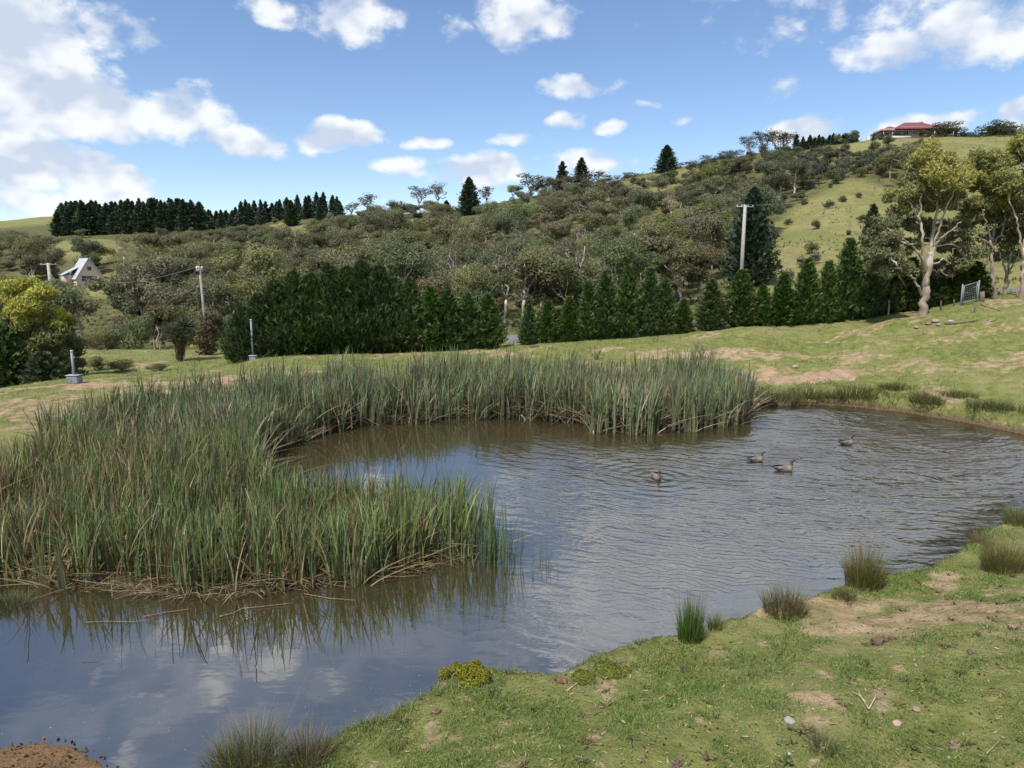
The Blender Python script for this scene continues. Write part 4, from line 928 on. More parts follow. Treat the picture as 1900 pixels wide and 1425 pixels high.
# ------------------------------------------------------------------ reed beds
GREENS = np.array([(.098, .168, .062), (.128, .198, .060), (.084, .152, .072), (.170, .220, .058), (.112, .165, .060)])
STRAW = np.array([(.36, .28, .16), (.30, .22, .12), (.42, .34, .21), (.24, .17, .09), (.33, .24, .12)])
def reed_blades(G, rng, xy, hfun, per, wd, dead, z0=None):
    n = len(xy); m = n * per
    b = np.repeat(xy, per, 0) + rng.normal(size=(m, 2)) * .03
    z = np.maximum(height(b[:, 0], b[:, 1], False), -.15) if z0 is None else np.full(m, z0)
    H = hfun(b[:, 0], b[:, 1]) * rng.uniform(.55, 1.06, m)
    a = rng.uniform(0, 2 * math.pi, m); ln = np.abs(rng.normal(size=m)) * .095 + .03
    dd = rng.random(m) < np.repeat(dead(xy[:, 0], xy[:, 1]), per)
    fallen = dd & (rng.random(m) < .55)
    ln = np.where(fallen, rng.uniform(.5, 1.5, m), np.where(dd, ln * 1.8, ln)); H = np.where(fallen, H * rng.uniform(.45, .85, m), H)
    arch = (~dd) & (rng.random(m) < .08); ln = np.where(arch, rng.uniform(.35, .8, m), ln)
    lean = np.column_stack([np.cos(a), np.sin(a)]) * ln[:, None] + np.array([.03, 0])
    patch = vnoise(b[:, 0] * .7, b[:, 1] * .7, 61)[:, None]
    g_ = GREENS[rng.integers(0, 5, m)] * rng.uniform(.75, 1.3, (m, 1)) * (.8 + .45 * patch)
    s_ = STRAW[rng.integers(0, 5, m)] * rng.uniform(.6, 1.1, (m, 1))
    c1 = np.where(dd[:, None], s_, g_); tipdry = rng.random(m) < .22
    c1 = np.where((tipdry & ~dd)[:, None], g_ * .55 + s_ * .45, c1)
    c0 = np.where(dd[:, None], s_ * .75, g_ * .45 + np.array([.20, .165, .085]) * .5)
    base = np.column_stack([b, z])
    clp = np.repeat(rng.normal(size=(n, 2)) * .07, per, 0); lean = lean + clp
    G.blades(base, H, wd * rng.uniform(.6, 1.25, m), lean, np.where(fallen, 1.5, rng.uniform(1.5, 3.2, m)), c0, c1, 6, None, rng)
def reed_h(x, y):
    return (1.52 + .50 * sstep(y, 12, 23)) * (.78 + .42 * vnoise(x * .9, y * .9, 81)) * (1 - .25 * sstep(-x, 8.2, 12) * (1 - sstep(y, 14, 22)))
def reeds():
    rng = np.random.default_rng(31)
    def dens(x, y, s):
        d = np.where(y < 18, 1.0, .62)
        thin = sstep(x, -2.6, -.6) * (y < 15); d = d * (1 - .62 * thin)
        d = d * np.where(s > -.5, .75, 1) * (.35 + .9 * vnoise(x * 1.1, y * 1.1, 91)); return np.clip(d, 0, 1)
    P_ = in_poly(6800, rng, dens)
    def dead(x, y):
        d = .25 + .18 * vnoise(x * .6, y * .6, 95)
        d = d + .6 * np.exp(-(((x - 3.4) / 1.5) ** 2 + ((y - 23.9) / 1.2) ** 2)) + .35 * np.exp(-(((x + 4.6) / .7) ** 2 + ((y - 26.5) / 1.2) ** 2))
        return d + .25 * sstep(-x, 7.0, 9.0) * (y < 20) + .12 * (1 - sstep(y, 10, 11.2))
    front = P_[:, 1] < 17.5
    for sel, nm, lab, w_ in ((front, 'reed_bed', 'green cattail reeds with straw-coloured dead leaves filling the near left of the pond', .027), (~front, 'reed_bed', 'taller green reed belt along the far side of the pond', .042)):
        G = Geo(); reed_blades(G, rng, P_[sel], reed_h, 7, w_, dead)
        # dark flower stems
        q = P_[sel][rng.random(sel.sum()) < .05]; m = len(q)
        H = reed_h(q[:, 0], q[:, 1]) * rng.uniform(.95, 1.18, m); base = np.column_stack([q, np.full(m, -.1)])
        G.blades(base, H, np.full(m, w_ * .8), rng.normal(size=(m, 2)) * .06, np.full(m, 2.), np.tile([.12, .09, .05], (m, 1)), np.tile([.075, .05, .032], (m, 1)), 3, None, rng, .7)
        o = obj(nm, G.mesh('reed_bed', M_reed)); o['kind'] = 'stuff'; tag(o, lab, 'reeds')
    # matted dead leaves along the front of the bed
    G = Geo(); n = 1100
    t = rng.random(n); fx = np.interp(t, [0, 1], [-8.5, .1]); fy = np.interp(fx, [-8.5, -7.0, -5.6, -4.3, -2.2, -.95, .1], [11.25, 10.8, 10.55, 10.55, 11.1, 11.6, 12.05])
    b = np.column_stack([fx, fy + np.abs(rng.normal(size=n)) * .45 - .22 * sstep(-fx, 2.5, 5)]); a = rng.uniform(0, 6.28, n)
    L_ = rng.uniform(.15, .75, n); keep = rng.random(n) < np.where(fx > -2.5, .45, 1.0)
    c = np.column_stack([b, .015 + rng.random(n) ** 2 * .16]); d = np.column_stack([np.cos(a), np.sin(a) * .6, rng.normal(size=n) * .14])
    G.leaves(rng, c[keep], (np.array([0, 0, 1.]) + rng.normal(size=(n, 3)) * .35)[keep], L_[keep], rng.uniform(.008, .02, n)[keep], (STRAW[rng.integers(0, 5, n)] * rng.uniform(.25, .85, (n, 1)))[keep], d[keep])
    o = obj('reed_litter', G.mesh('reed_litter', M_reed)); o['kind'] = 'stuff'; tag(o, 'matted straw-coloured dead reed leaves floating along the front of the reeds', 'reed litter')
reeds()
def reed_clump(name, label, px, py, n, h, spread, wd=.014, seed=1):
    rng = np.random.default_rng(seed); p = on(px, py); G = Geo()
    xy = rng.normal(size=(n, 2)) * spread
    lean = rng.normal(size=(n, 2)) * .09
    g_ = GREENS[rng.integers(0, 5, n)] * rng.uniform(.8, 1.3, (n, 1))
    G.blades(np.column_stack([xy, np.full(n, -.12)]), h * rng.uniform(.45, 1.0, n), wd * rng.uniform(.6, 1.1, n), lean, np.full(n, 1.8), g_ * .6, g_, 5, None, rng)
    tag(obj(name, G.mesh(name, M_reed), None, (p[0], p[1], 0)), label, 'reeds')
reed_clump('reed_clump', 'few thin reed stems standing alone in open water right of the reed bed', 1012, 1052, 12, .62, .10, .012, 3)
reed_clump('reed_clump', 'dense upright reed clump at the right tip of the near bed', 915, 1045, 110, 1.45, .24, .015, 4)
reed_clump('reed_clump', 'small reed sprig in the water nearest the tip of the bed', 985, 1075, 4, .5, .05, .010, 6)

# ------------------------------------------------------------------ grass
TURF = np.array([(.165, .255, .052), (.205, .285, .064), (.125, .205, .042), (.260, .285, .084), (.32, .285, .140), (.40, .32, .185)])
def turf(name, label, n, ylo, yhi, ulo, uhi, hmul, wmul, seed, shoremin=.06, dirtcut=.42):
    rng = np.random.default_rng(seed)
    u = rng.uniform(ulo, uhi, n); Y = np.exp(rng.uniform(math.log(ylo), math.log(yhi), n)); X = u * Y
    s = pond_sd(X, Y); d = masks(X, Y)
    inr = poly_sd(X, Y, np.array(REED_POLY)); k = (s > shoremin) & (d + rng.normal(size=n) * .16 < dirtcut) & (inr > -.6)
    tuft = fbm(X * 2.2, Y * 2.2, 131, 3); k &= rng.random(n) < sstep(tuft, .32, .58) * .68 + .32
    X, Y, s, tuft = X[k], Y[k], s[k], tuft[k]; n = len(X); z = height(X, Y)
    edge = np.exp(-np.maximum(s, 0) / np.where(Y > 20, .9, .35))
    H = (.016 + .075 * rng.random(n) ** 2 * sstep(tuft, .3, .7)) * hmul * (1 + np.where(Y > 20, 2.2, 1.1) * edge + 1.5 * sstep(fbm(X * .9, Y * .9, 133, 3), .58, .72) * (Y > 20))
    Wd = .0042 * wmul * (Y / 6) ** .75 * rng.uniform(.6, 1.3, n)
    H = H * (Y / 6) ** .28
    hue = fbm(X * .7, Y * .7, 141, 3)
    idx = np.clip((rng.normal(size=n) * 1.1 + 1.2 + (hue - .5) * 5.0), 0, 5).astype(int)
    c = TURF[idx] * rng.uniform(.6, 1.3, (n, 1)); c = c * (1 - edge[:, None] * .35) + np.array([.17, .17, .035]) * edge[:, None] * .35
    G = Geo(); a = rng.uniform(0, 6.28, n)
    ln = np.abs(rng.normal(size=n)) * .7 + .15
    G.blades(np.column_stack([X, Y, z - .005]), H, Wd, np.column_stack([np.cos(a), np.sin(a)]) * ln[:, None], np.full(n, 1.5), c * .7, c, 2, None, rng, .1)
    o = obj(name, G.mesh(name, M_grass)); o['kind'] = 'stuff'; tag(o, label, 'grass')
turf('turf', 'short grazed grass on the near bank', 305000, 4.2, 17, -.36, .86, 1.25, 1.4, 51)
turf('turf', 'short grass on the paddock beyond the pond', 110000, 20, 47, -.82, .86, 1.35, 1.25, 52)
def bank_rushes():
    rng = np.random.default_rng(57); n = 52000
    u = rng.uniform(.3, .86, n); Y = rng.uniform(19, 33, n); X = u * Y; s = pond_sd(X, Y); cl = fbm(X * 1.1, Y * 1.1, 151, 3)
    k = (s > .02) & (s < 2.6) & (rng.random(n) < sstep(cl, .42, .58) * np.exp(-np.maximum(s - .7, 0) / .6)); X, Y, cl = X[k], Y[k], cl[k]; n = len(X)
    c = np.array(OLG0)[rng.integers(0, 5, n)] * rng.uniform(.6, 1.25, (n, 1)); a = rng.uniform(0, 6.28, n); ln = np.abs(rng.normal(size=n)) * .5 + .2
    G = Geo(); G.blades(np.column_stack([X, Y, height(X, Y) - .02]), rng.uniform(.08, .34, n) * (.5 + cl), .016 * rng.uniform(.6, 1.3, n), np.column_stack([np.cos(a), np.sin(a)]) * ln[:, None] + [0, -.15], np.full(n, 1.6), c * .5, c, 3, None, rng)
    o = obj('bank_grass', G.mesh('bank_grass', M_grass)); o['kind'] = 'stuff'; tag(o, 'rough dark grass along the eroded far right bank', 'grass')
OLG0 = [(.13, .15, .035), (.11, .13, .035), (.17, .17, .05), (.09, .12, .032), (.22, .18, .08)]
bank_rushes()
def weeds():
    rng = np.random.default_rng(58); G = Geo(); m = 420
    u = rng.uniform(-.34, .84, m); Y = np.exp(rng.uniform(math.log(4.6), math.log(16), m)); X = u * Y; k = (pond_sd(X, Y) > .1); X, Y = X[k], Y[k]; m = len(X); per = 16
    sz = rng.uniform(.025, .085, m); a = rng.uniform(0, 6.28, (m, per)); q = rng.random((m, per)) * sz[:, None] * .6
    b = np.column_stack([(X[:, None] + np.cos(a) * q).ravel(), (Y[:, None] + np.sin(a) * q).ravel(), np.repeat(height(X, Y), per) - .004]); n = m * per
    base = np.repeat(np.array([(.075, .14, .035), (.10, .16, .05), (.16, .19, .06), (.23, .19, .09), (.13, .10, .06)])[rng.integers(0, 5, m)], per, 0) * rng.uniform(.6, 1.25, (n, 1)); a = a.ravel()
    G.blades(b, np.repeat(sz, per) * rng.uniform(.5, 1.2, n), np.repeat(sz, per) * rng.uniform(.12, .3, n), np.column_stack([np.cos(a), np.sin(a)]) * rng.uniform(.4, 1.3, (n, 1)), np.full(n, 1.3), base * .6, base, 3, None, rng, .2)
    # crumbs of turned soil
    n = 2600; u = rng.uniform(-.34, .84, n); Y = np.exp(rng.uniform(math.log(4.6), math.log(14), n)); X = u * Y; k = (pond_sd(X, Y) > .05) & (rng.random(n) < sstep(fbm(X * 1.6, Y * 1.6, 161, 3), .42, .6)); X, Y = X[k], Y[k]; n = len(X)
    c = np.column_stack([X, Y, height(X, Y) + .006]); L_ = rng.uniform(.012, .045, n)
    for q in range(3): G.leaves(rng, c, rng.normal(size=(n, 3)), L_, L_ * .8, np.array([.12, .08, .05]) * rng.uniform(.5, 1.3, (n, 1)))
    o = obj('bank_weeds', G.mesh('bank_weeds', M_grass)); o['kind'] = 'stuff'; tag(o, 'small broad-leaved weeds and soil crumbs scattered through the near turf', 'weeds')
weeds()
def spit_crumbs():
    rng = np.random.default_rng(59); G = Geo(); n = 520; X = rng.uniform(-6.4, -3.9, n); Y = rng.uniform(6.2, 7.7, n); k = pond_sd(X, Y) > -.08; X, Y = X[k], Y[k]; n = len(X); L_ = rng.uniform(.01, .06, n)
    for q in range(3): G.leaves(rng, np.column_stack([X, Y, np.maximum(height(X, Y), 0) + .008]), rng.normal(size=(n, 3)) + [0, 0, .6], L_, L_ * rng.uniform(.3, .9, n), np.array([.14, .095, .055]) * rng.uniform(.4, 1.6, (n, 1)))
    o = obj('spit_crumbs', G.mesh('spit_crumbs', M_grass)); o['kind'] = 'stuff'; tag(o, 'dark soil crumbs and leaf bits on the sandy spit at bottom left', 'debris')
spit_crumbs()
def litter():
    rng = np.random.default_rng(61); n = 9000
    u = rng.uniform(-.36, .86, n); Y = np.exp(rng.uniform(math.log(4.2), math.log(15), n)); X = u * Y; k = pond_sd(X, Y) > .08
    X, Y = X[k], Y[k]; n = len(X); a = rng.uniform(0, 6.28, n); G = Geo(); L_ = rng.uniform(.015, .09, n)
    G.leaves(rng, np.column_stack([X, Y, height(X, Y) + rng.uniform(.004, .03, n)]), np.array([0, 0, 1.]) + rng.normal(size=(n, 3)) * .4, L_, np.minimum(L_ * .5, rng.uniform(.004, .018, n)), STRAW[rng.integers(0, 5, n)] * rng.uniform(.4, 1.2, (n, 1)),
             np.column_stack([np.cos(a), np.sin(a), rng.normal(size=n) * .15]))
    o = obj('straw_litter', G.mesh('straw_litter', M_reed)); o['kind'] = 'stuff'; tag(o, 'dry straw bits and dead leaves strewn over the near bank', 'litter')
    G = Geo(); n = 260; px = rng.uniform(0, 820, n); py = 1170 + rng.random(n) ** .8 * 250
    P_ = np.array([on(a_, b_) for a_, b_ in zip(px, py)]); k = pond_sd(P_[:, 0], P_[:, 1]) < -.1; P_ = P_[k]; n = len(P_); P_[:, 2] = .004
    L_ = rng.uniform(.006, .022, n)
    G.leaves(rng, P_, np.array([0, 0, 1.]) + rng.normal(size=(n, 3)) * .08, L_, L_ * .7, np.array([.34, .30, .23]) * rng.uniform(.35, 1.2, (n, 1)))
    o = obj('floating_specks', G.mesh('floating_specks', M_reed)); o['kind'] = 'stuff'; tag(o, 'pale seed and leaf specks floating on the near left water', 'debris')
litter()

# ------------------------------------------------------------------ tussocks, moss, weeds
def tussock(px, py, h, r, n, cols, label, name='grass_tussock', spread=.55, wd=.005, straw=.3, seed=None):
    rng = np.random.default_rng(seed if seed is not None else int(px * 7 + py)); p = on_ground(px, py); near_ = py > 900; h = h * (1.35 if near_ else 1.0); n = int(n * (1.5 if near_ else 1.2)); spread = spread * .8
    G = Geo(); a = rng.uniform(0, 6.28, n); q = np.sqrt(rng.random(n)) * r
    b = np.column_stack([np.cos(a) * q, np.sin(a) * q, np.full(n, -.03)])
    ln = spread * (.25 + q / r) * rng.uniform(.3, 1.2, n)
    a2 = a + rng.normal(size=n) * .5
    H = h * rng.uniform(.35, 1.0, n) * (1.05 - .35 * q / r)
    cols = np.array(cols); c = cols[rng.integers(0, len(cols), n)] * rng.uniform(.7, 1.3, (n, 1))
    st = rng.random(n) < straw; c[st] = STRAW[rng.integers(0, 5, st.sum())] * rng.uniform(.5, 1, (st.sum(), 1))
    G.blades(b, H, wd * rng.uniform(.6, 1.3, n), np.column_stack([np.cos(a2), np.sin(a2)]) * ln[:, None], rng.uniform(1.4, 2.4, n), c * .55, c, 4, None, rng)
    m = max(6, n // 14); k = rng.choice(n, m, replace=False)   # a few tall seed stems
    G.blades(b[k], h * rng.uniform(1.0, 1.35, m), np.full(m, wd * .55), np.column_stack([np.cos(a2[k]), np.sin(a2[k])]) * ln[k, None] * .8, np.full(m, 1.6), np.tile([.16, .14, .06], (m, 1)), np.tile([.24, .19, .10], (m, 1)), 4, None, rng)
    tag(obj(name, G.mesh(name, M_grass), None, tuple(p)), label, 'tussock')
BRG, OLG, DKG, BRN = [(.10, .17, .03), (.12, .19, .04), (.08, .14, .025)], [(.13, .145, .035), (.11, .125, .035), (.16, .15, .05)], [(.085, .105, .032), (.10, .11, .04), (.12, .12, .05)], [(.20, .13, .05), (.15, .12, .045)]
tussock(1280, 1188, .62, .16, 420, BRG, 'bright green upright tussock at the middle of the near shore', spread=.22, straw=.06)
tussock(1326, 1168, .28, .10, 120, BRG, 'small green tuft just right of the bright upright tussock', spread=.4)
tussock(1455, 1138, .42, .30, 520, DKG, 'wide dull grey-green tussock left of the tall shore tussock', spread=.6, straw=.35)
tussock(1602, 1088, .68, .27, 640, OLG, 'tall spiky tussock at the point of the near shore', spread=.45, straw=.3)
tussock(1565, 1112, .22, .16, 220, DKG, 'low dark tuft at the foot of the tall spiky tussock', spread=.6)
tussock(1862, 1058, .52, .32, 620, OLG + [(.12, .09, .035)], 'rounded olive tussock on the right bank', spread=.55, straw=.2)
tussock(1893, 972, .38, .30, 420, DKG + BRG, 'green tussock at the water edge by the right frame edge', spread=.7)
tussock(1820, 1010, .30, .22, 200, OLG, 'sparse tuft above the rounded olive tussock', spread=.8, straw=.6)
tussock(470, 1425, .50, .30, 520, DKG + BRG, 'loose straggly tussock in the bottom left shallows', spread=.8, straw=.45)
tussock(570, 1415, .38, .24, 420, BRN + DKG, 'rusty brown tussock beside the straggly one at the bottom edge', spread=.75, straw=.5)
tussock(420, 1432, .34, .2, 220, BRG + DKG, 'greener left half of the tussock pair at the bottom edge', spread=.9, straw=.3)
tussock(735, 1395, .16, .08, 60, BRG, 'tiny green tuft on the near turf by the shallows', spread=.6)
tussock(1525, 1392, .20, .14, 130, DKG, 'small dark weed tuft in the foreground turf', spread=.9, straw=.3)
tussock(-8, 1060, .75, .28, 560, BRG + [(.16, .24, .03)], 'bright lime-green tussock at the left frame edge', spread=.4, straw=.05)
tussock(20, 1125, .26, .30, 420, DKG + BRG, 'mossy low tussock at the left shore below the lime-green one', spread=.9)
tussock(20, 880, .8, .45, 420, OLG + BRN, 'olive and rust grass clump left of the reed bed', spread=.5, wd=.009, straw=.3)
for (px, py, h, r, lab) in [(1497, 738, .75, .7, 'broad green tussock on the far bank right of the reeds'), (1588, 742, .75, .75, 'drooping pale tussock on the far bank above the waterline'), (1718, 752, .6, .55, 'dark low tussock at the far waterline'),
                       (1440, 745, .5, .8, 'green mound of rushes on the far bank nearest the reeds'), (1835, 760, .5, .7, 'green tuft on the far right bank'), (1660, 722, .4, .6, 'low tuft above the eroded hollow on the far bank'), (1545, 742, .4, .5, 'low green tuft between two larger far-bank tussocks'), (1780, 735, .35, .6, 'short tuft on the right far slope')]:
    tussock(px, py, h, r, 520, OLG + DKG + BRG, lab, spread=.7, wd=.014, straw=.2)
def moss(px, py, w_, h_, label, seed, mc=(.205, .20, .022)):
    rng = np.random.default_rng(seed); p = on_ground(px, py); G = Geo()
    for k in range(14):
        a = rng.uniform(0, 6.28); q = w_ * rng.uniform(0, .85); rr = rng.uniform(.18, .42)
        crown_clump(G, rng, (math.cos(a) * q, math.sin(a) * q * .7, h_ * rng.uniform(.1, .5) * (1.2 - q / w_ * .7)), (w_ * rr, w_ * rr * .9, h_ * .55), 520, .038, .014, np.array(mc) * rng.uniform(.7, 1.15), .3, .6, .5)
    tag(obj('moss_cushion', G.mesh('moss_cushion', M_grass), None, tuple(p)), label, 'moss')
moss(868, 1258, .36, .17, 'bright yellow-green moss cushion at the water edge of the near bank', 1)
moss(1128, 1252, .34, .09, 'flat mossy mound on the near shore right of the cushion', 2, (.15, .17, .035))
moss(1085, 1262, .2, .07, 'smaller flat moss patch beside the dark clod', 5, (.15, .165, .04))
moss(1460, 742, .9, .35, 'yellow-green moss hummock on the far bank', 3, (.16, .17, .035))

# ------------------------------------------------------------------ stones, clods, sticks
def lump(name, label, cat, px, py, size, col, seed, flat=.6, rough=.25, sink=.3):
    rng = np.random.default_rng(seed); bm = bmesh.new(); bmesh.ops.create_icosphere(bm, subdivisions=3, radius=1)
    V = np.array([v.co[:] for v in bm.verts]); f = np.array([[v.index for v in q.verts] for q in bm.faces]); bm.free()
    o_ = rng.uniform(0, 50, 3)
    fq = 1.6 if rough < .5 else 3.2
    nz = fbm(V[:, 0] * fq + o_[0] + V[:, 2] * fq, V[:, 1] * fq + o_[1] - V[:, 2] * fq, seed, 4)
    V = V * (1 + (nz[:, None] - .5) * 2 * rough) * np.array([1, rng.uniform(.65, .9), flat]) * size
    p = on_ground(px, py)
    c = np.array(col) * (.75 + .5 * nz[:, None])
    if rough >= .5:      # crumbly: several broken lumps in one clod
        V0, c0, f0 = V, c, f; Vs, Cs, Fs = [], [], []
        for k in range(9):
            a = rng.uniform(0, 6.28); r_ = size * rng.uniform(.2, .95) * (k > 0); M3 = np.array(Euler((rng.uniform(0, 6), rng.uniform(0, 6), rng.uniform(0, 6))).to_matrix())
            Vs.append((V0 @ M3.T) * rng.uniform(.22, .55) * [1, 1, .75] + [math.cos(a) * r_, math.sin(a) * r_ * .7, -size * flat * .3 + rng.uniform(0, .12) * size]); Cs.append(c0 * rng.uniform(.7, 1.3)); Fs.append(f0 + k * len(V0))
        V, c, f = np.vstack(Vs), np.vstack(Cs), np.vstack(Fs)
    me = np_mesh(name, V, [f], c, (M_stone,), rough < .4)
    tag(obj(name, me, None, (p[0], p[1], p[2] + size * flat * (1 - sink) * .6), (0, 0, rng.uniform(0, 6.28))), label, cat)
lump('stone', 'smooth pale grey stone on the foreground turf', 'stone', 1465, 1341, .062, (.27, .25, .22), 1, .55, .25)
lump('stone', 'flat pinkish tan stone right of the forked twig', 'stone', 1665, 1345, .055, (.34, .24, .17), 2, .35, .4)
lump('stone', 'small tan stone above the pinkish flat stone', 'stone', 1700, 1320, .05, (.24, .17, .115), 3, .5, .45)
lump('stone', 'little pale stone low in the foreground left of the weed tuft', 'stone', 1464, 1402, .02, (.34, .31, .27), 9, .5, .2)
lump('stone', 'pale stone on the far bank above the reeds end', 'stone', 1476, 682, .16, (.27, .24, .20), 10, .5, .3)
lump('dirt_clod', 'large dark brown clod beside the bare patch on the near bank', 'clod', 1642, 1192, .16, (.11, .065, .04), 4, .55, .6)
lump('dirt_clod', 'dark reddish clod at the water edge of the near shore', 'clod', 1045, 1264, .10, (.13, .07, .045), 5, .6, .6)
lump('dirt_clod', 'dark clod at the bottom edge of the photo', 'clod', 1255, 1424, .065, (.10, .06, .05), 6, .6, .6)
lump('dirt_clod', 'round dark clod left of the bottom-edge clod', 'clod', 1191, 1416, .045, (.10, .07, .05), 7, .6, .6)
lump('dirt_clod', 'small dark clod right of the bright upright tussock', 'clod', 1345, 1205, .07, (.11, .07, .045), 8, .5, .6)
lump('dirt_clod', 'brown clod at the far left of the near turf edge', 'clod', 812, 1325, .085, (.12, .08, .045), 11, .5, .6)
lump('dirt_clod', 'dark lump of mud at the tip of the sandy spit', 'clod', 158, 1392, .05, (.08, .055, .035), 12, .6, .6)
lump('dirt_clod', 'dark crumbly lump on the far waterline by the reeds end', 'clod', 1425, 748, .5, (.06, .045, .028), 13, .4, .6)
lump('dirt_clod', 'brown clod above the bare patch on the right bank', 'clod', 1800, 1215, .07, (.12, .08, .05), 14, .5, .6)
lump('dirt_clod', 'broken earth clod in the right foreground', 'clod', 1770, 1385, .08, (.15, .10, .07), 15, .45, .6)
def stick(name, label, pts, rad, col=(.40, .32, .23), cat='stick', water_=False, lift=.02):
    P_ = [on(a, b) + [0, 0, .02] if water_ else on_ground(a, b) + [0, 0, lift] for a, b in pts]
    P_ = np.array(P_); c = P_.mean(0); t = np.linspace(0, 1, len(P_)); tt = np.linspace(0, 1, len(P_) * 3); S = np.column_stack([np.interp(tt, t, P_[:, i]) for i in range(3)]) - c
    G = Geo(); G.tube(S, np.linspace(rad, rad * .45, len(S)), col, 6, jit=.15); return tag(obj(name, G.mesh(name, M_wood, True), None, tuple(c)), label, cat)
stick('floating_stick', 'long pale stick floating below the front of the reeds', [(408, 1146), (432, 1140), (450, 1131), (490, 1127), (545, 1121)], .009, (.26, .20, .14), water_=True)
stick('floating_stick', 'straw-coloured reed stalk floating along the left front of the reeds', [(160, 1157), (200, 1155), (240, 1156), (285, 1152)], .007, (.22, .17, .09), water_=True)
stick('floating_stick', 'thin reddish stalk above the floating reed stalk', [(268, 1146), (310, 1138), (352, 1132)], .008, (.30, .18, .10), water_=True)
stick('floating_stick', 'thin stalk reaching right from the reeds into dark water', [(565, 1104), (610, 1112), (660, 1116)], .007, (.30, .23, .12), water_=True)
stick('floating_stick', 'short thin stick floating alone on the near left water', [(152, 1228), (188, 1226)], .004, (.2, .15, .1), water_=True)
stick('twig', 'short pale stick lying by the dark reddish clod', [(1052, 1285), (1074, 1268)], .010, (.48, .40, .31))
stick('twig', 'thin dry twig on the turf right of the short pale stick', [(1222, 1302), (1242, 1290)], .007, (.44, .36, .26))
stick('twig', 'thin dry stalk lying at the lower right', [(1830, 1402), (1855, 1378)], .007, (.38, .30, .22))
tw = stick('twig', 'pale forked twig lying on the foreground turf', [(1612, 1322), (1600, 1302), (1590, 1284)], .008, (.50, .43, .32), lift=.03)
for pts in ([(1612, 1322), (1623, 1302), (1626, 1280)], [(1605, 1310), (1592, 1296), (1580, 1290)]):
    q = np.array([on_ground(a, b) + [0, 0, .035] for a, b in pts]) - np.array(tw.location); G = Geo(); G.tube(q, [.007, .006, .004], (.50, .43, .32), 5); obj('side_twig', G.mesh('side_twig', M_wood, True), tw)
stick('fallen_branch', 'dark fallen branch lying among pale debris left of the gate', [(1752, 604), (1785, 601), (1812, 597)], .07, (.13, .10, .07))
stick('fallen_branch', 'pale fallen branch below the wire gate', [(1820, 602), (1848, 595)], .06, (.26, .22, .17))
stick('fallen_branch', 'grey branch leaning to the ground right of the gate', [(1822, 566), (1838, 572), (1856, 577)], .06, (.24, .21, .17))
stick('fallen_branch', 'thin bleached branch on the green strip beyond the reeds', [(926, 648), (932, 660), (936, 668)], .05, (.48, .44, .38))
stick('fallen_branch', 'small dark log lying under the middle hedge row', [(984, 645), (1000, 643)], .12, (.11, .09, .07))
for i, (px, py, sz) in enumerate([(1735, 600, .22), (1742, 604, .14), (1722, 603, .18), (1764, 599, .16), (1700, 610, .14)]):
    lump('rubble_stone', ['largest pale rubble stone', 'small rubble stone', 'reddish rubble stone', 'white rubble stone', 'outlying rubble stone'][i] + ' in the debris line left of the gate', 'stone', px, py, sz, [(.27, .23, .18), (.24, .2, .16), (.22, .13, .09), (.32, .3, .26), (.25, .21, .17)][i], 40 + i, .5, .4)
def dead_shrub(px, py, h, label, seed):
    rng = np.random.default_rng(seed); p = on_ground(px, py, 26); G = Geo()
    for k in range(7):
        a = rng.uniform(0, 6.28); e = np.array([math.cos(a) * h * .5, math.sin(a) * h * .3, h * rng.uniform(.6, 1.1)]); L_ = limb([0, 0, -.05], e, 5, .05, rng, .08); G.tube(L_, np.linspace(.025, .008, 5), (.14, .10, .07), 4)
        for q in range(3): G.tube(limb(L_[rng.integers(2, 5)], e + rng.normal(size=3) * h * .25, 3), [.010, .008, .004], (.15, .11, .08), 4)
    tag(obj('dead_shrub', G.mesh('dead_shrub', M_wood, True), None, tuple(p)), label, 'dead shrub')
dead_shrub(1300, 668, .8, 'leafless dark shrub on the far bank behind the reeds', 1)
dead_shrub(1105, 668, .5, 'smaller leafless shrub behind the middle of the reeds', 2)

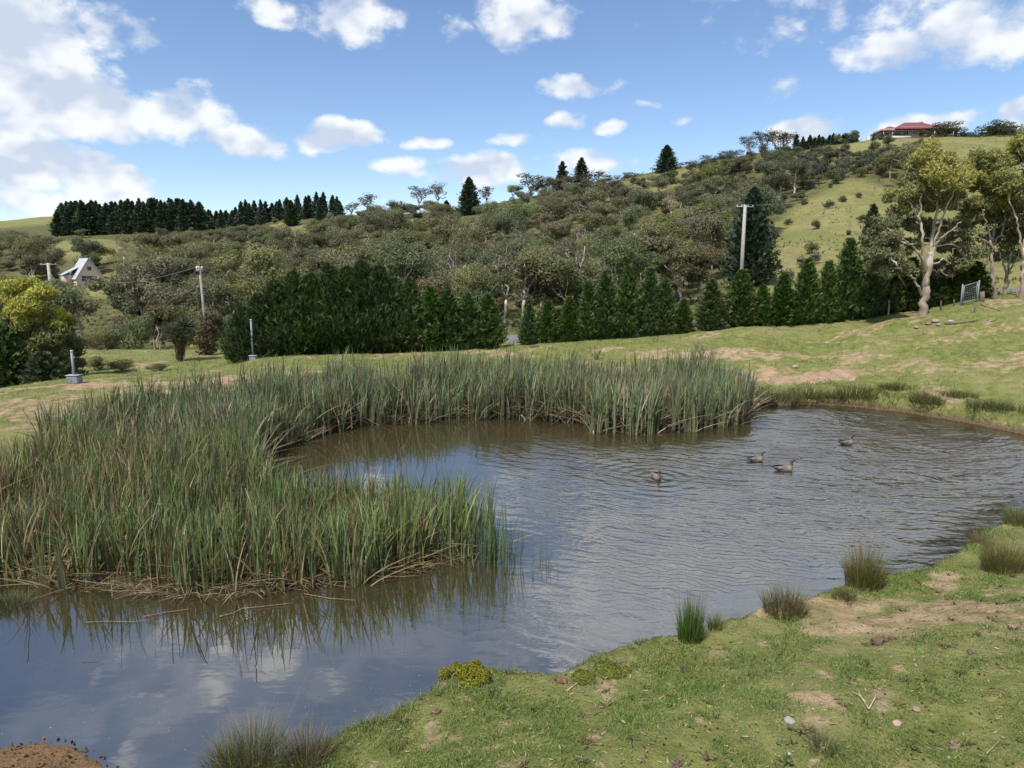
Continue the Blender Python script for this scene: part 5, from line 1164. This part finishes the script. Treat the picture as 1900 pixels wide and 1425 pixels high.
# ------------------------------------------------------------------ ducks
def duck(px, py, heading, label, scale=1.0, head=(.075, .042, .028), body=(.13, .11, .095), neck_up=0.0):
    p = on(px, py); e = empty('duck', (p[0], p[1], .0), label, 'duck', 'wood ducks swimming on the pond', heading, scale)
    rows = [(-.275, .085, .008, .006, (.02, .018, .016)), (-.25, .08, .030, .014, (.03, .025, .02)), (-.20, .072, .055, .034, (.06, .05, .045)), (-.13, .055, .080, .062, body), (-.05, .045, .098, .078, body),
            (.04, .045, .100, .085, (body[0] * 1.1, body[1] * 1.05, body[2])), (.105, .058, .086, .086, (.22, .17, .13)), (.142, .090, .062, .068, (.20, .145, .10)), (.155, .130, .040, .042, (.15, .10, .07)),
            (.157, .170 + neck_up, .028, .031, head), (.160, .212 + neck_up, .027, .032, head), (.172, .246 + neck_up, .033, .038, head), (.195, .262 + neck_up, .034, .035, head), (.219, .258 + neck_up, .026, .026, head), (.236, .252 + neck_up, .010, .012, head)]
    S = np.array([[r[0], 0, r[1]] for r in rows]); T = unit(np.gradient(S, axis=0)); sd = 14; th = np.arange(sd) * 2 * math.pi / sd
    up = np.stack([-T[:, 2], np.zeros(len(S)), T[:, 0]], -1)
    V = []; cc = []
    for i, r in enumerate(rows):
        V.append(S[i] + np.outer(np.cos(th), [0, 1, 0]) * r[2] + np.outer(np.sin(th), up[i]) * r[3]); c = np.tile(r[4], (sd, 1)).astype(float)
        if 3 <= i <= 7: c[np.sin(th) < -.1] *= 1.25
        cc.append(c)
    n = len(rows); i = np.arange(n - 1)[:, None] * sd; j = np.arange(sd)[None]; j2 = (j + 1) % sd
    q = np.stack([i + j, i + j2, i + sd + j2, i + sd + j], -1).reshape(-1, 4)
    V = np.vstack(V + [S[0], S[-1]]); jj = np.arange(sd); k = n * sd
    f3 = np.vstack([np.stack([jj, np.full(sd, k), (jj + 1) % sd], -1), np.stack([(n - 1) * sd + (jj + 1) % sd, np.full(sd, k + 1), (n - 1) * sd + jj], -1)])
    me = np_mesh('duck_body', V, [f3, q], np.vstack(cc + [np.array([rows[0][4]]), np.array([rows[-1][4]])]), (M_duck,), True)
    b = obj('body', me, e)
    G = Geo(); hz_ = .252 + neck_up
    G.tube([[.228, 0, hz_], [.246, 0, hz_ - .006], [.262, 0, hz_ - .012]], [.013, .011, .005], (.03, .03, .03), 8); obj('bill', G.mesh('duck_bill', M_duck, True), e)
    for sgn in (-1, 1):
        G = Geo(); t = np.linspace(0, 1, 9); prof = np.sin(np.pi * np.clip(t * .93 + .05, 0, 1)) ** .7
        c = np.where((t < .35)[:, None], np.array([[.05, .042, .04]]), np.array([[.13, .115, .10]]))
        x = -.265 + t * .345
        Vv = []; 
        for a in np.linspace(-.9, 1.15, 7): Vv.append(np.column_stack([x, sgn * (.012 + .094 * prof * math.cos(a * .9)), .080 + .012 * (1 - t) + .070 * prof * math.sin(a) * .75]))
        Vv = np.stack(Vv, 1).reshape(-1, 3); ii = np.arange(8)[:, None] * 7; j_ = np.arange(6)[None]
        G.add(Vv, None, np.stack([ii + j_, ii + j_ + 1, ii + j_ + 8, ii + j_ + 7], -1).reshape(-1, 4), np.repeat(c, 7, 0)); obj('wing', G.mesh('duck_wing', M_duck, True), e)
        bm = bmesh.new(); bmesh.ops.create_uvsphere(bm, u_segments=8, v_segments=6, radius=.006); m_ = bpy.data.meshes.new('eye'); bm.to_mesh(m_); bm.free(); m_.materials.append(M_glass)
        obj('eye', m_, e, (.205, sgn * .031, .268 + neck_up))
duck(1403, 856, R(4), 'grey-bodied duck swimming right, left one of the close pair', 1.0)
duck(1455, 874, R(-6), 'darker duck with raised tail swimming right, right one of the close pair', 1.12, (.07, .035, .025), (.10, .085, .075), .01)
duck(1571, 825, R(10), 'dark-headed duck farthest away near the right bank', 1.05, (.045, .03, .022), (.11, .09, .08), .01)
duck(1218, 888, R(-78), 'brown-headed duck facing the viewer amid its own ripple rings', 1.0, (.13, .06, .032), (.12, .10, .085))

# ------------------------------------------------------------------ poles, wires, marker posts
def power_pole(px, base, top, Y, rpx, label, arm=2.4, arm_rz=0.0, arms=1, col=(.42, .41, .38), lean=0.0, ivy=False):
    b = at(px, base, Y); z = min(gz(b[0], Y), b[2]); hh = at(px, top, Y)[2] - z
    e = empty('power_pole', (b[0], Y, z), label, 'power pole')
    G = Geo(); r = rpx / F * Y; G.tube([[0, 0, -.5], [lean * .5, 0, hh * .5], [lean, 0, hh]], [r * 1.15, r, r * .82], col, 12); obj('pole', G.mesh('power_pole', M_wood, True), e)
    M = np.array(Matrix.Rotation(arm_rz, 3, 'Z')); tips = []
    for k in range(arms):
        za = hh - .25 - k * 1.0; G = Geo(); G.box((lean, 0, za), (arm / 2, .06, .07), M, (.40, .38, .34)); a = obj('crossarm', G.mesh('crossarm', M_wood), e)
        for f in (-.9, -.35, .35, .9):
            q = M @ np.array([arm / 2 * f, 0, 0]) + [lean, 0, za]; I = Geo(); I.tube([q + [0, 0, .05], q + [0, 0, .16], q + [0, 0, .24]], [.035, .06, .03], (.62, .60, .56), 8); obj('insulator', I.mesh('insulator', M_vc, True), a); tips.append(np.array([b[0], Y, z]) + q + [0, 0, .24])
    if ivy:
        rg = np.random.default_rng(8); G = Geo()
        for k in range(14): crown_clump(G, rg, (rg.normal() * .15, rg.normal() * .15, rg.uniform(.3, hh * .52)), (.5, .5, .5), 90, .2, .12, (.13, .085, .035), .35, .4)
        obj('climbing_vine', G.mesh('climbing_vine', M_leaf), e)
    return tips, np.array([b[0] + lean, Y, z + hh])
def wire(label, p, q, sag, r=.013):
    t = np.linspace(0, 1, 24)[:, None]; P_ = p + (q - p) * t; P_[:, 2] -= sag * 4 * t[:, 0] * (1 - t[:, 0]); c = P_.mean(0)
    G = Geo(); G.tube(P_ - c, r, (.12, .12, .12), 5); tag(obj('power_line', G.mesh('power_line', M_steel, True), None, tuple(c)), label, 'wire')
tr, topr = power_pole(1376, 502, 380, 96, 3.3, 'pale concrete power pole in front of the broad dark pine', 2.6, R(12), 1, (.40, .40, .38))
tl, topl = power_pole(390, 690, 494, 42.25, 2.5, 'weathered grey power pole wrapped in brown vine at left', .4, R(60), 1, (.30, .29, .28), -.2, True)
tf, topf = power_pole(97, 560, 488, 118, 3.0, 'thin far power pole with crossarm left of the white-roofed house', 2.6, R(5), 1, (.45, .44, .42))
wire('upper wire running right from the pale power pole', tr[3], at(1980, 318, 190), 1.6); wire('lower wire running right from the pale power pole', tr[2], at(1990, 330, 180), 2.0)
wire('upper wire running left from the pale power pole', tr[0], at(700, 470, 150), 3.0); wire('lower wire running left from the pale power pole', tr[1], at(700, 478, 148), 3.4)
wire('stay wire slanting down left from the vine-wrapped pole', topl, at(300, 572, 54), 0.2, .016)
wire('front wire running left from the thin far pole', tf[0], at(-80, 512, 100), .8); wire('wire running from the thin far pole toward the vine-wrapped pole', tf[3], topl, 2.0)
def marker_post(px, base, top, Y, label, boxw, boxh, col):
    p = at(px, base, Y); z = gz(p[0], Y); hh = at(px, top, Y)[2] - z; e = empty('service_post', (p[0], Y, z), label, 'post')
    G = Geo(); r = .055; G.tube([[0, 0, -.2], [0, 0, hh]], r, col, 10); obj('post', G.mesh('service_post', M_steel, True), e)
    G = Geo(); G.tube([[0, 0, hh - .02], [0, 0, hh + .05]], [r * 1.2, r * .9], (.4, .4, .4), 10); obj('cap', G.mesh('post_cap', M_vc, True), e)
    bm = bmesh.new(); bmesh.ops.create_cube(bm, size=1); bmesh.ops.scale(bm, vec=(boxw, .35, boxh), verts=bm.verts); bmesh.ops.bevel(bm, geom=bm.edges[:], offset=.03, segments=2, affect='EDGES'); m_ = bpy.data.meshes.new('box'); bm.to_mesh(m_); bm.free(); m_.materials.append(M_box)
    o = obj('meter_box', m_, e, (.04, -.06, boxh / 2 - .03)); G = Geo(); G.box((0, 0, boxh / 2 + .012), (boxw / 2 + .02, .195, .018), None, (.28, .31, .34)); obj('lid', G.mesh('box_lid', M_vc), o)
M_box = plain('grey_paint', (.19, .22, .26), .5, 0, 6, .1, .05)
marker_post(470, 666, 594, 37.5, 'grey marker post with dark box in front of the hedge block', .38, .36, (.3, .3, .3))
marker_post(139, 711, 652, 29, 'grey marker post with pale box at the left embankment', .5, .34, (.3, .3, .3))

# ------------------------------------------------------------------ gate and fence by the gums
def gate():
    Y = 36.75; a = at(1781, 580, Y); b = at(1811, 578, Y); z = gz(a[0], Y); zb = gz(b[0], Y); e = empty('wire_gate', (a[0], Y, z), 'grey steel wire-mesh gate between the hedge and the leaning gum', 'gate')
    w_ = b[0] - a[0]; dz = zb - z; H = 1.05
    for x, zz in ((0, 0), (w_, dz)): G = Geo(); G.tube([[x, 0, zz - .3], [x, 0, zz + H + .1]], .04, (1, 1, 1), 8); obj('gate_post', G.mesh('gate_post', M_steel, True), e)
    G = Geo(); c = [[.09, 0, .15], [w_ - .09, 0, .15 + dz], [w_ - .09, 0, H + dz], [.09, 0, H], [.09, 0, .15]]
    for p, q in zip(c[:-1], c[1:]): G.tube([p, q], .028, (1, 1, 1), 6)
    fr_ = obj('gate_frame', G.mesh('gate_frame', M_steel, True), e)
    G = Geo()
    for k in range(1, 7): x = .09 + (w_ - .18) * k / 7; G.tube([[x, 0, .15], [x, 0, H]], .005, (1, 1, 1), 4, cap=False)
    for k in range(1, 8): zz = .15 + (H - .15) * k / 8; G.tube([[.09, 0, zz], [w_ - .09, 0, zz + dz]], .005, (1, 1, 1), 4, cap=False)
    obj('wire_mesh', G.mesh('wire_mesh', M_steel), fr_)
    def post(px, base, top, Y2, r, label, col): 
        p = at(px, base, Y2); z2 = gz(p[0], Y2); G = Geo(); G.tube([[0, 0, -.3], [.02, 0, (at(px, top, Y2)[2] - z2) * .5], [0, .02, at(px, top, Y2)[2] - z2]], [r, r * .95, r * .9], col, 8, jit=.06); tag(obj('fence_post', G.mesh('fence_post', M_wood, True), None, (p[0], Y2, z2)), label, 'post')
    post(1819, 577, 541, 36.75, .13, 'dark timber strainer post right of the wire gate', (.19, .14, .11)); post(1806, 592, 566, 35.12, .035, 'thin steel picket in front of the wire gate', (.12, .12, .12))
    post(1744, 583, 558, 37.25, .05, 'crooked dark stake right of the big gum trunk', (.10, .07, .05)); post(1768, 580, 556, 37.1, .05, 'leaning dark stake just left of the wire gate', (.11, .08, .06)); post(1648, 580, 556, 38.48, .05, 'pale thin stake under the hedge left of the big gum', (.42, .38, .32))
    post(1885, 562, 540, 37, .07, 'weathered stake among the right-hand gum trunks', (.25, .2, .16))
gate()

# ------------------------------------------------------------------ houses
def prism(name, parent, poly, y0, y1, col, m_=None):
    n = len(poly); V = np.vstack([[(x, y0, z) for x, z in poly], [(x, y1, z) for x, z in poly]]); me = bpy.data.meshes.new(name)
    me.from_pydata([tuple(v) for v in V], [], [tuple(range(n)), tuple(range(2 * n - 1, n - 1, -1))] + [(i, i + n, (i + 1) % n + n, (i + 1) % n) for i in range(n)])
    c = me.attributes.new('Col', 'FLOAT_COLOR', 'POINT'); c.data.foreach_set('color', np.tile([*col, 1], 2 * n).astype(np.float32)); me.materials.append(m_ or M_vc)
    bm = bmesh.new(); bm.from_mesh(me); bmesh.ops.recalc_face_normals(bm, faces=bm.faces); bm.to_mesh(me); bm.free(); return obj(name, me, parent)
def bxo(name, parent, c, h, col, m_=None):
    G = Geo(); G.box(c, h, None, col); return obj(name, G.mesh(name, m_ or M_vc), parent)
def window(parent, c, w_, h_, axis='y', frame=(.7, .68, .64), sgn=-1):
    if axis == 'y': f = bxo('window', parent, c, (w_ / 2, .05, h_ / 2), (.5, .5, .5), M_glass); parts = [((c[0], c[1] + sgn * .03, c[2] + h_ / 2), (w_ / 2 + .06, .05, .05)), ((c[0], c[1] + sgn * .03, c[2] - h_ / 2), (w_ / 2 + .06, .06, .05)), ((c[0] - w_ / 2, c[1] + sgn * .03, c[2]), (.05, .045, h_ / 2)), ((c[0] + w_ / 2, c[1] + sgn * .03, c[2]), (.05, .045, h_ / 2)), ((c[0], c[1] + sgn * .03, c[2]), (.03, .04, h_ / 2))]
    G = Geo()
    for a, b in parts: G.box(a, b, None, frame)
    obj('frame', G.mesh('window_frame', M_vc), f); return f
def aframe():
    Y = 200; p = at(168, 524, Y); z = min(gz(p[0], Y), p[2]); e = empty('cottage', (p[0], Y, z), 'small pink-walled cottage with steep white roof on the left hillside', 'house', None, R(46))
    W = 3.5; Hh = 7.0; ev = 1.4; L = 8.0
    prism('wall', e, [(-W, -.6), (W, -.6), (W, ev), (0, Hh), (-W, ev)], 0, L, (.66, .52, .42))
    for s_ in (-1, 1):
        d = unit(np.array([s_ * W, ev - Hh])); q0 = np.array([0, Hh + .08]); q1 = q0 + d * (np.hypot(W, Hh - ev) + .55); nn = np.array([-d[1], d[0]]) * s_
        nn = nn if nn[1] > 0 else -nn
        prism('roof', e, [tuple(q0), tuple(q1), tuple(q1 + nn * .14), tuple(q0 + nn * .14)], -.5, L + .4, (.38, .40, .44))
    window(e, (0, -.06, 4.2), .95, .95, frame=(.35, .25, .2)); window(e, (-.6, -.06, 1.35), 3.0, 1.3, frame=(.35, .25, .2)); bxo('door', e, (2.2, -.05, .85), (.45, .05, 1.05), (.25, .16, .11))
    po = prism('porch_roof', e, [(W + .1, 1.9), (W + 2.2, 1.5), (W + 2.2, 1.62), (W + .1, 2.04)], .5, 4, (.5, .5, .5)); bxo('porch_post', e, (W + 2.1, .6, .5), (.06, .06, 1.05), (.4, .35, .3)); bxo('porch_post', e, (W + 2.1, 3.8, .5), (.06, .06, 1.05), (.4, .35, .3))
    pr = prism('rear_roof', e, [(-W - 2.6, 2.2), (-W + 1.6, 4.4), (-W + 1.6, 4.55), (-W - 2.6, 2.35)], 3.0, L, (.36, .38, .42)); bxo('rear_wall', e, (-W - 1.0, 5.6, .8), (1.4, 2.2, 1.5), (.5, .38, .3))
aframe()
def hip(name, parent, x0, x1, y0, y1, z, h, col, th=.25):
    r = (y1 - y0) / 2; ym = (y0 + y1) / 2; V = [(x0, y0, z), (x1, y0, z), (x1, y1, z), (x0, y1, z), (x0 + r, ym, z + h), (x1 - r, ym, z + h)]
    V += [(a, b, c - th) for a, b, c in V[:4]]
    me = bpy.data.meshes.new(name); me.from_pydata(V, [], [(0, 1, 5, 4), (1, 2, 5), (2, 3, 4, 5), (3, 0, 4), (6, 7, 1, 0), (7, 8, 2, 1), (8, 9, 3, 2), (9, 6, 0, 3), (9, 8, 7, 6)])
    c = me.attributes.new('Col', 'FLOAT_COLOR', 'POINT'); c.data.foreach_set('color', np.tile([*col, 1], 10).astype(np.float32)); me.materials.append(M_roof); return obj(name, me, parent)
M_roof, t = mat('ribbed_roof'); a_ = t.n('ShaderNodeAttribute', attribute_name='Col'); co = t.n('ShaderNodeTexCoord', out=3)
wv = t.n('ShaderNodeTexWave', out=1, i_Vector=co, i_Scale=3.0, i_Distortion=0.0); nz = t.noise(co, .5, 4, .6); cc_ = t.n('ShaderNodeHueSaturation', i_Value=t.m('MULTIPLY_ADD', nz, .5, .75), i_Color=a_)
t.n('ShaderNodeOutputMaterial', t.n('ShaderNodeBsdfPrincipled', i_Base_Color=cc_, i_Roughness=.55, i_Normal=t.n('ShaderNodeBump', i_Strength=.3, i_Distance=.05, i_Height=wv)))
def red_house():
    Y = 302; p = at(1706, 257, Y); z = min(p[2], gz(p[0], Y)) ; e = empty('red_roof_house', (p[0], Y, z), 'long low house with dark red hip roof on the right hilltop', 'house', None, R(-4))
    px_m = Y / F; red = (.15, .042, .042); wl = (.30, .21, .18)
    x0, x1 = -68 * px_m, 63 * px_m; d = at(1706, 257, Y)[2] - z
    bxo('wall', e, (-11.5, 4, 1.6 + d), (4.4, 4, 2.6), wl); bxo('wall', e, (-1.5, 4.5, 2.0 + d), (6.5, 4.4, 3.0), wl); bxo('wall', e, (10, 4, 1.8 + d), (5.2, 4, 2.8), (.33, .27, .25))
    hip('roof', e, -16.6, -5.4, -1.2, 9.2, 3.3 + d, 2.5, red); hip('roof', e, -10.5, 8.2, -1.4, 10.2, 4.0 + d, 3.4, red); hip('roof', e, 3.8, 16, -1.2, 9.2, 3.6 + d, 2.9, red)
    bxo('base_wall', e, (-.2, 4, -2 + d), (15.4, 4.2, 1.8), (.36, .27, .23))
    for x, zz in ((-13.4, 1.9), (-10.2, 1.9), (-5.6, 2.3), (-2.2, 2.3), (1.6, 2.3), (7.8, 2.2), (11.2, 2.2), (13.8, 2.2)): window(e, (x, -.06, zz + d), 1.9, 1.7, frame=(.75, .73, .7))
    for x in (-15.2, -11.5, -7.8, 5.6, 9.5, 13.2, 15.0): bxo('verandah_post', e, (x, -.8, 1.6 + d), (.09, .09, 2.1), (.72, .70, .67))
    bxo('chimney', e, (2.6, 5, 6.8 + d), (.5, .5, 1.0), (.34, .16, .12))
    q = at(1672, 254, 292); tag(bxo('garden_wall', None, (0, 0, 0), (4.0, .25, .55), (.42, .40, .37)), 'low white garden wall below the red-roofed house', 'wall').location = (q[0], 292, max(gz(q[0], 292) + .3, q[2] - .5))
red_house()
def cream_house():
    Y = 300; p = at(1868, 256, Y); z = min(p[2], gz(p[0], Y)); d = p[2] - z; e = empty('cream_house', (p[0], Y, z), 'cream house with flat pale roof at the right hilltop edge', 'house', None, R(10))
    bxo('wall', e, (0, 3, 2.0 + d), (4.4, 3.2, 2.4), (.62, .58, .50)); bxo('roof', e, (-.6, 2.6, 4.62 + d), (5.6, 4.2, .18), (.60, .50, .42)); bxo('base_wall', e, (0, 3, -2 + d), (4.2, 3, 1.6), (.5, .46, .4))
    window(e, (-2, -.26, 2.4 + d), 1.8, 1.6); window(e, (2, -.26, 2.4 + d), 1.4, 1.6); bxo('door', e, (.2, -.22, 1.4 + d), (.5, .05, 1.1), (.3, .22, .18))
cream_house()
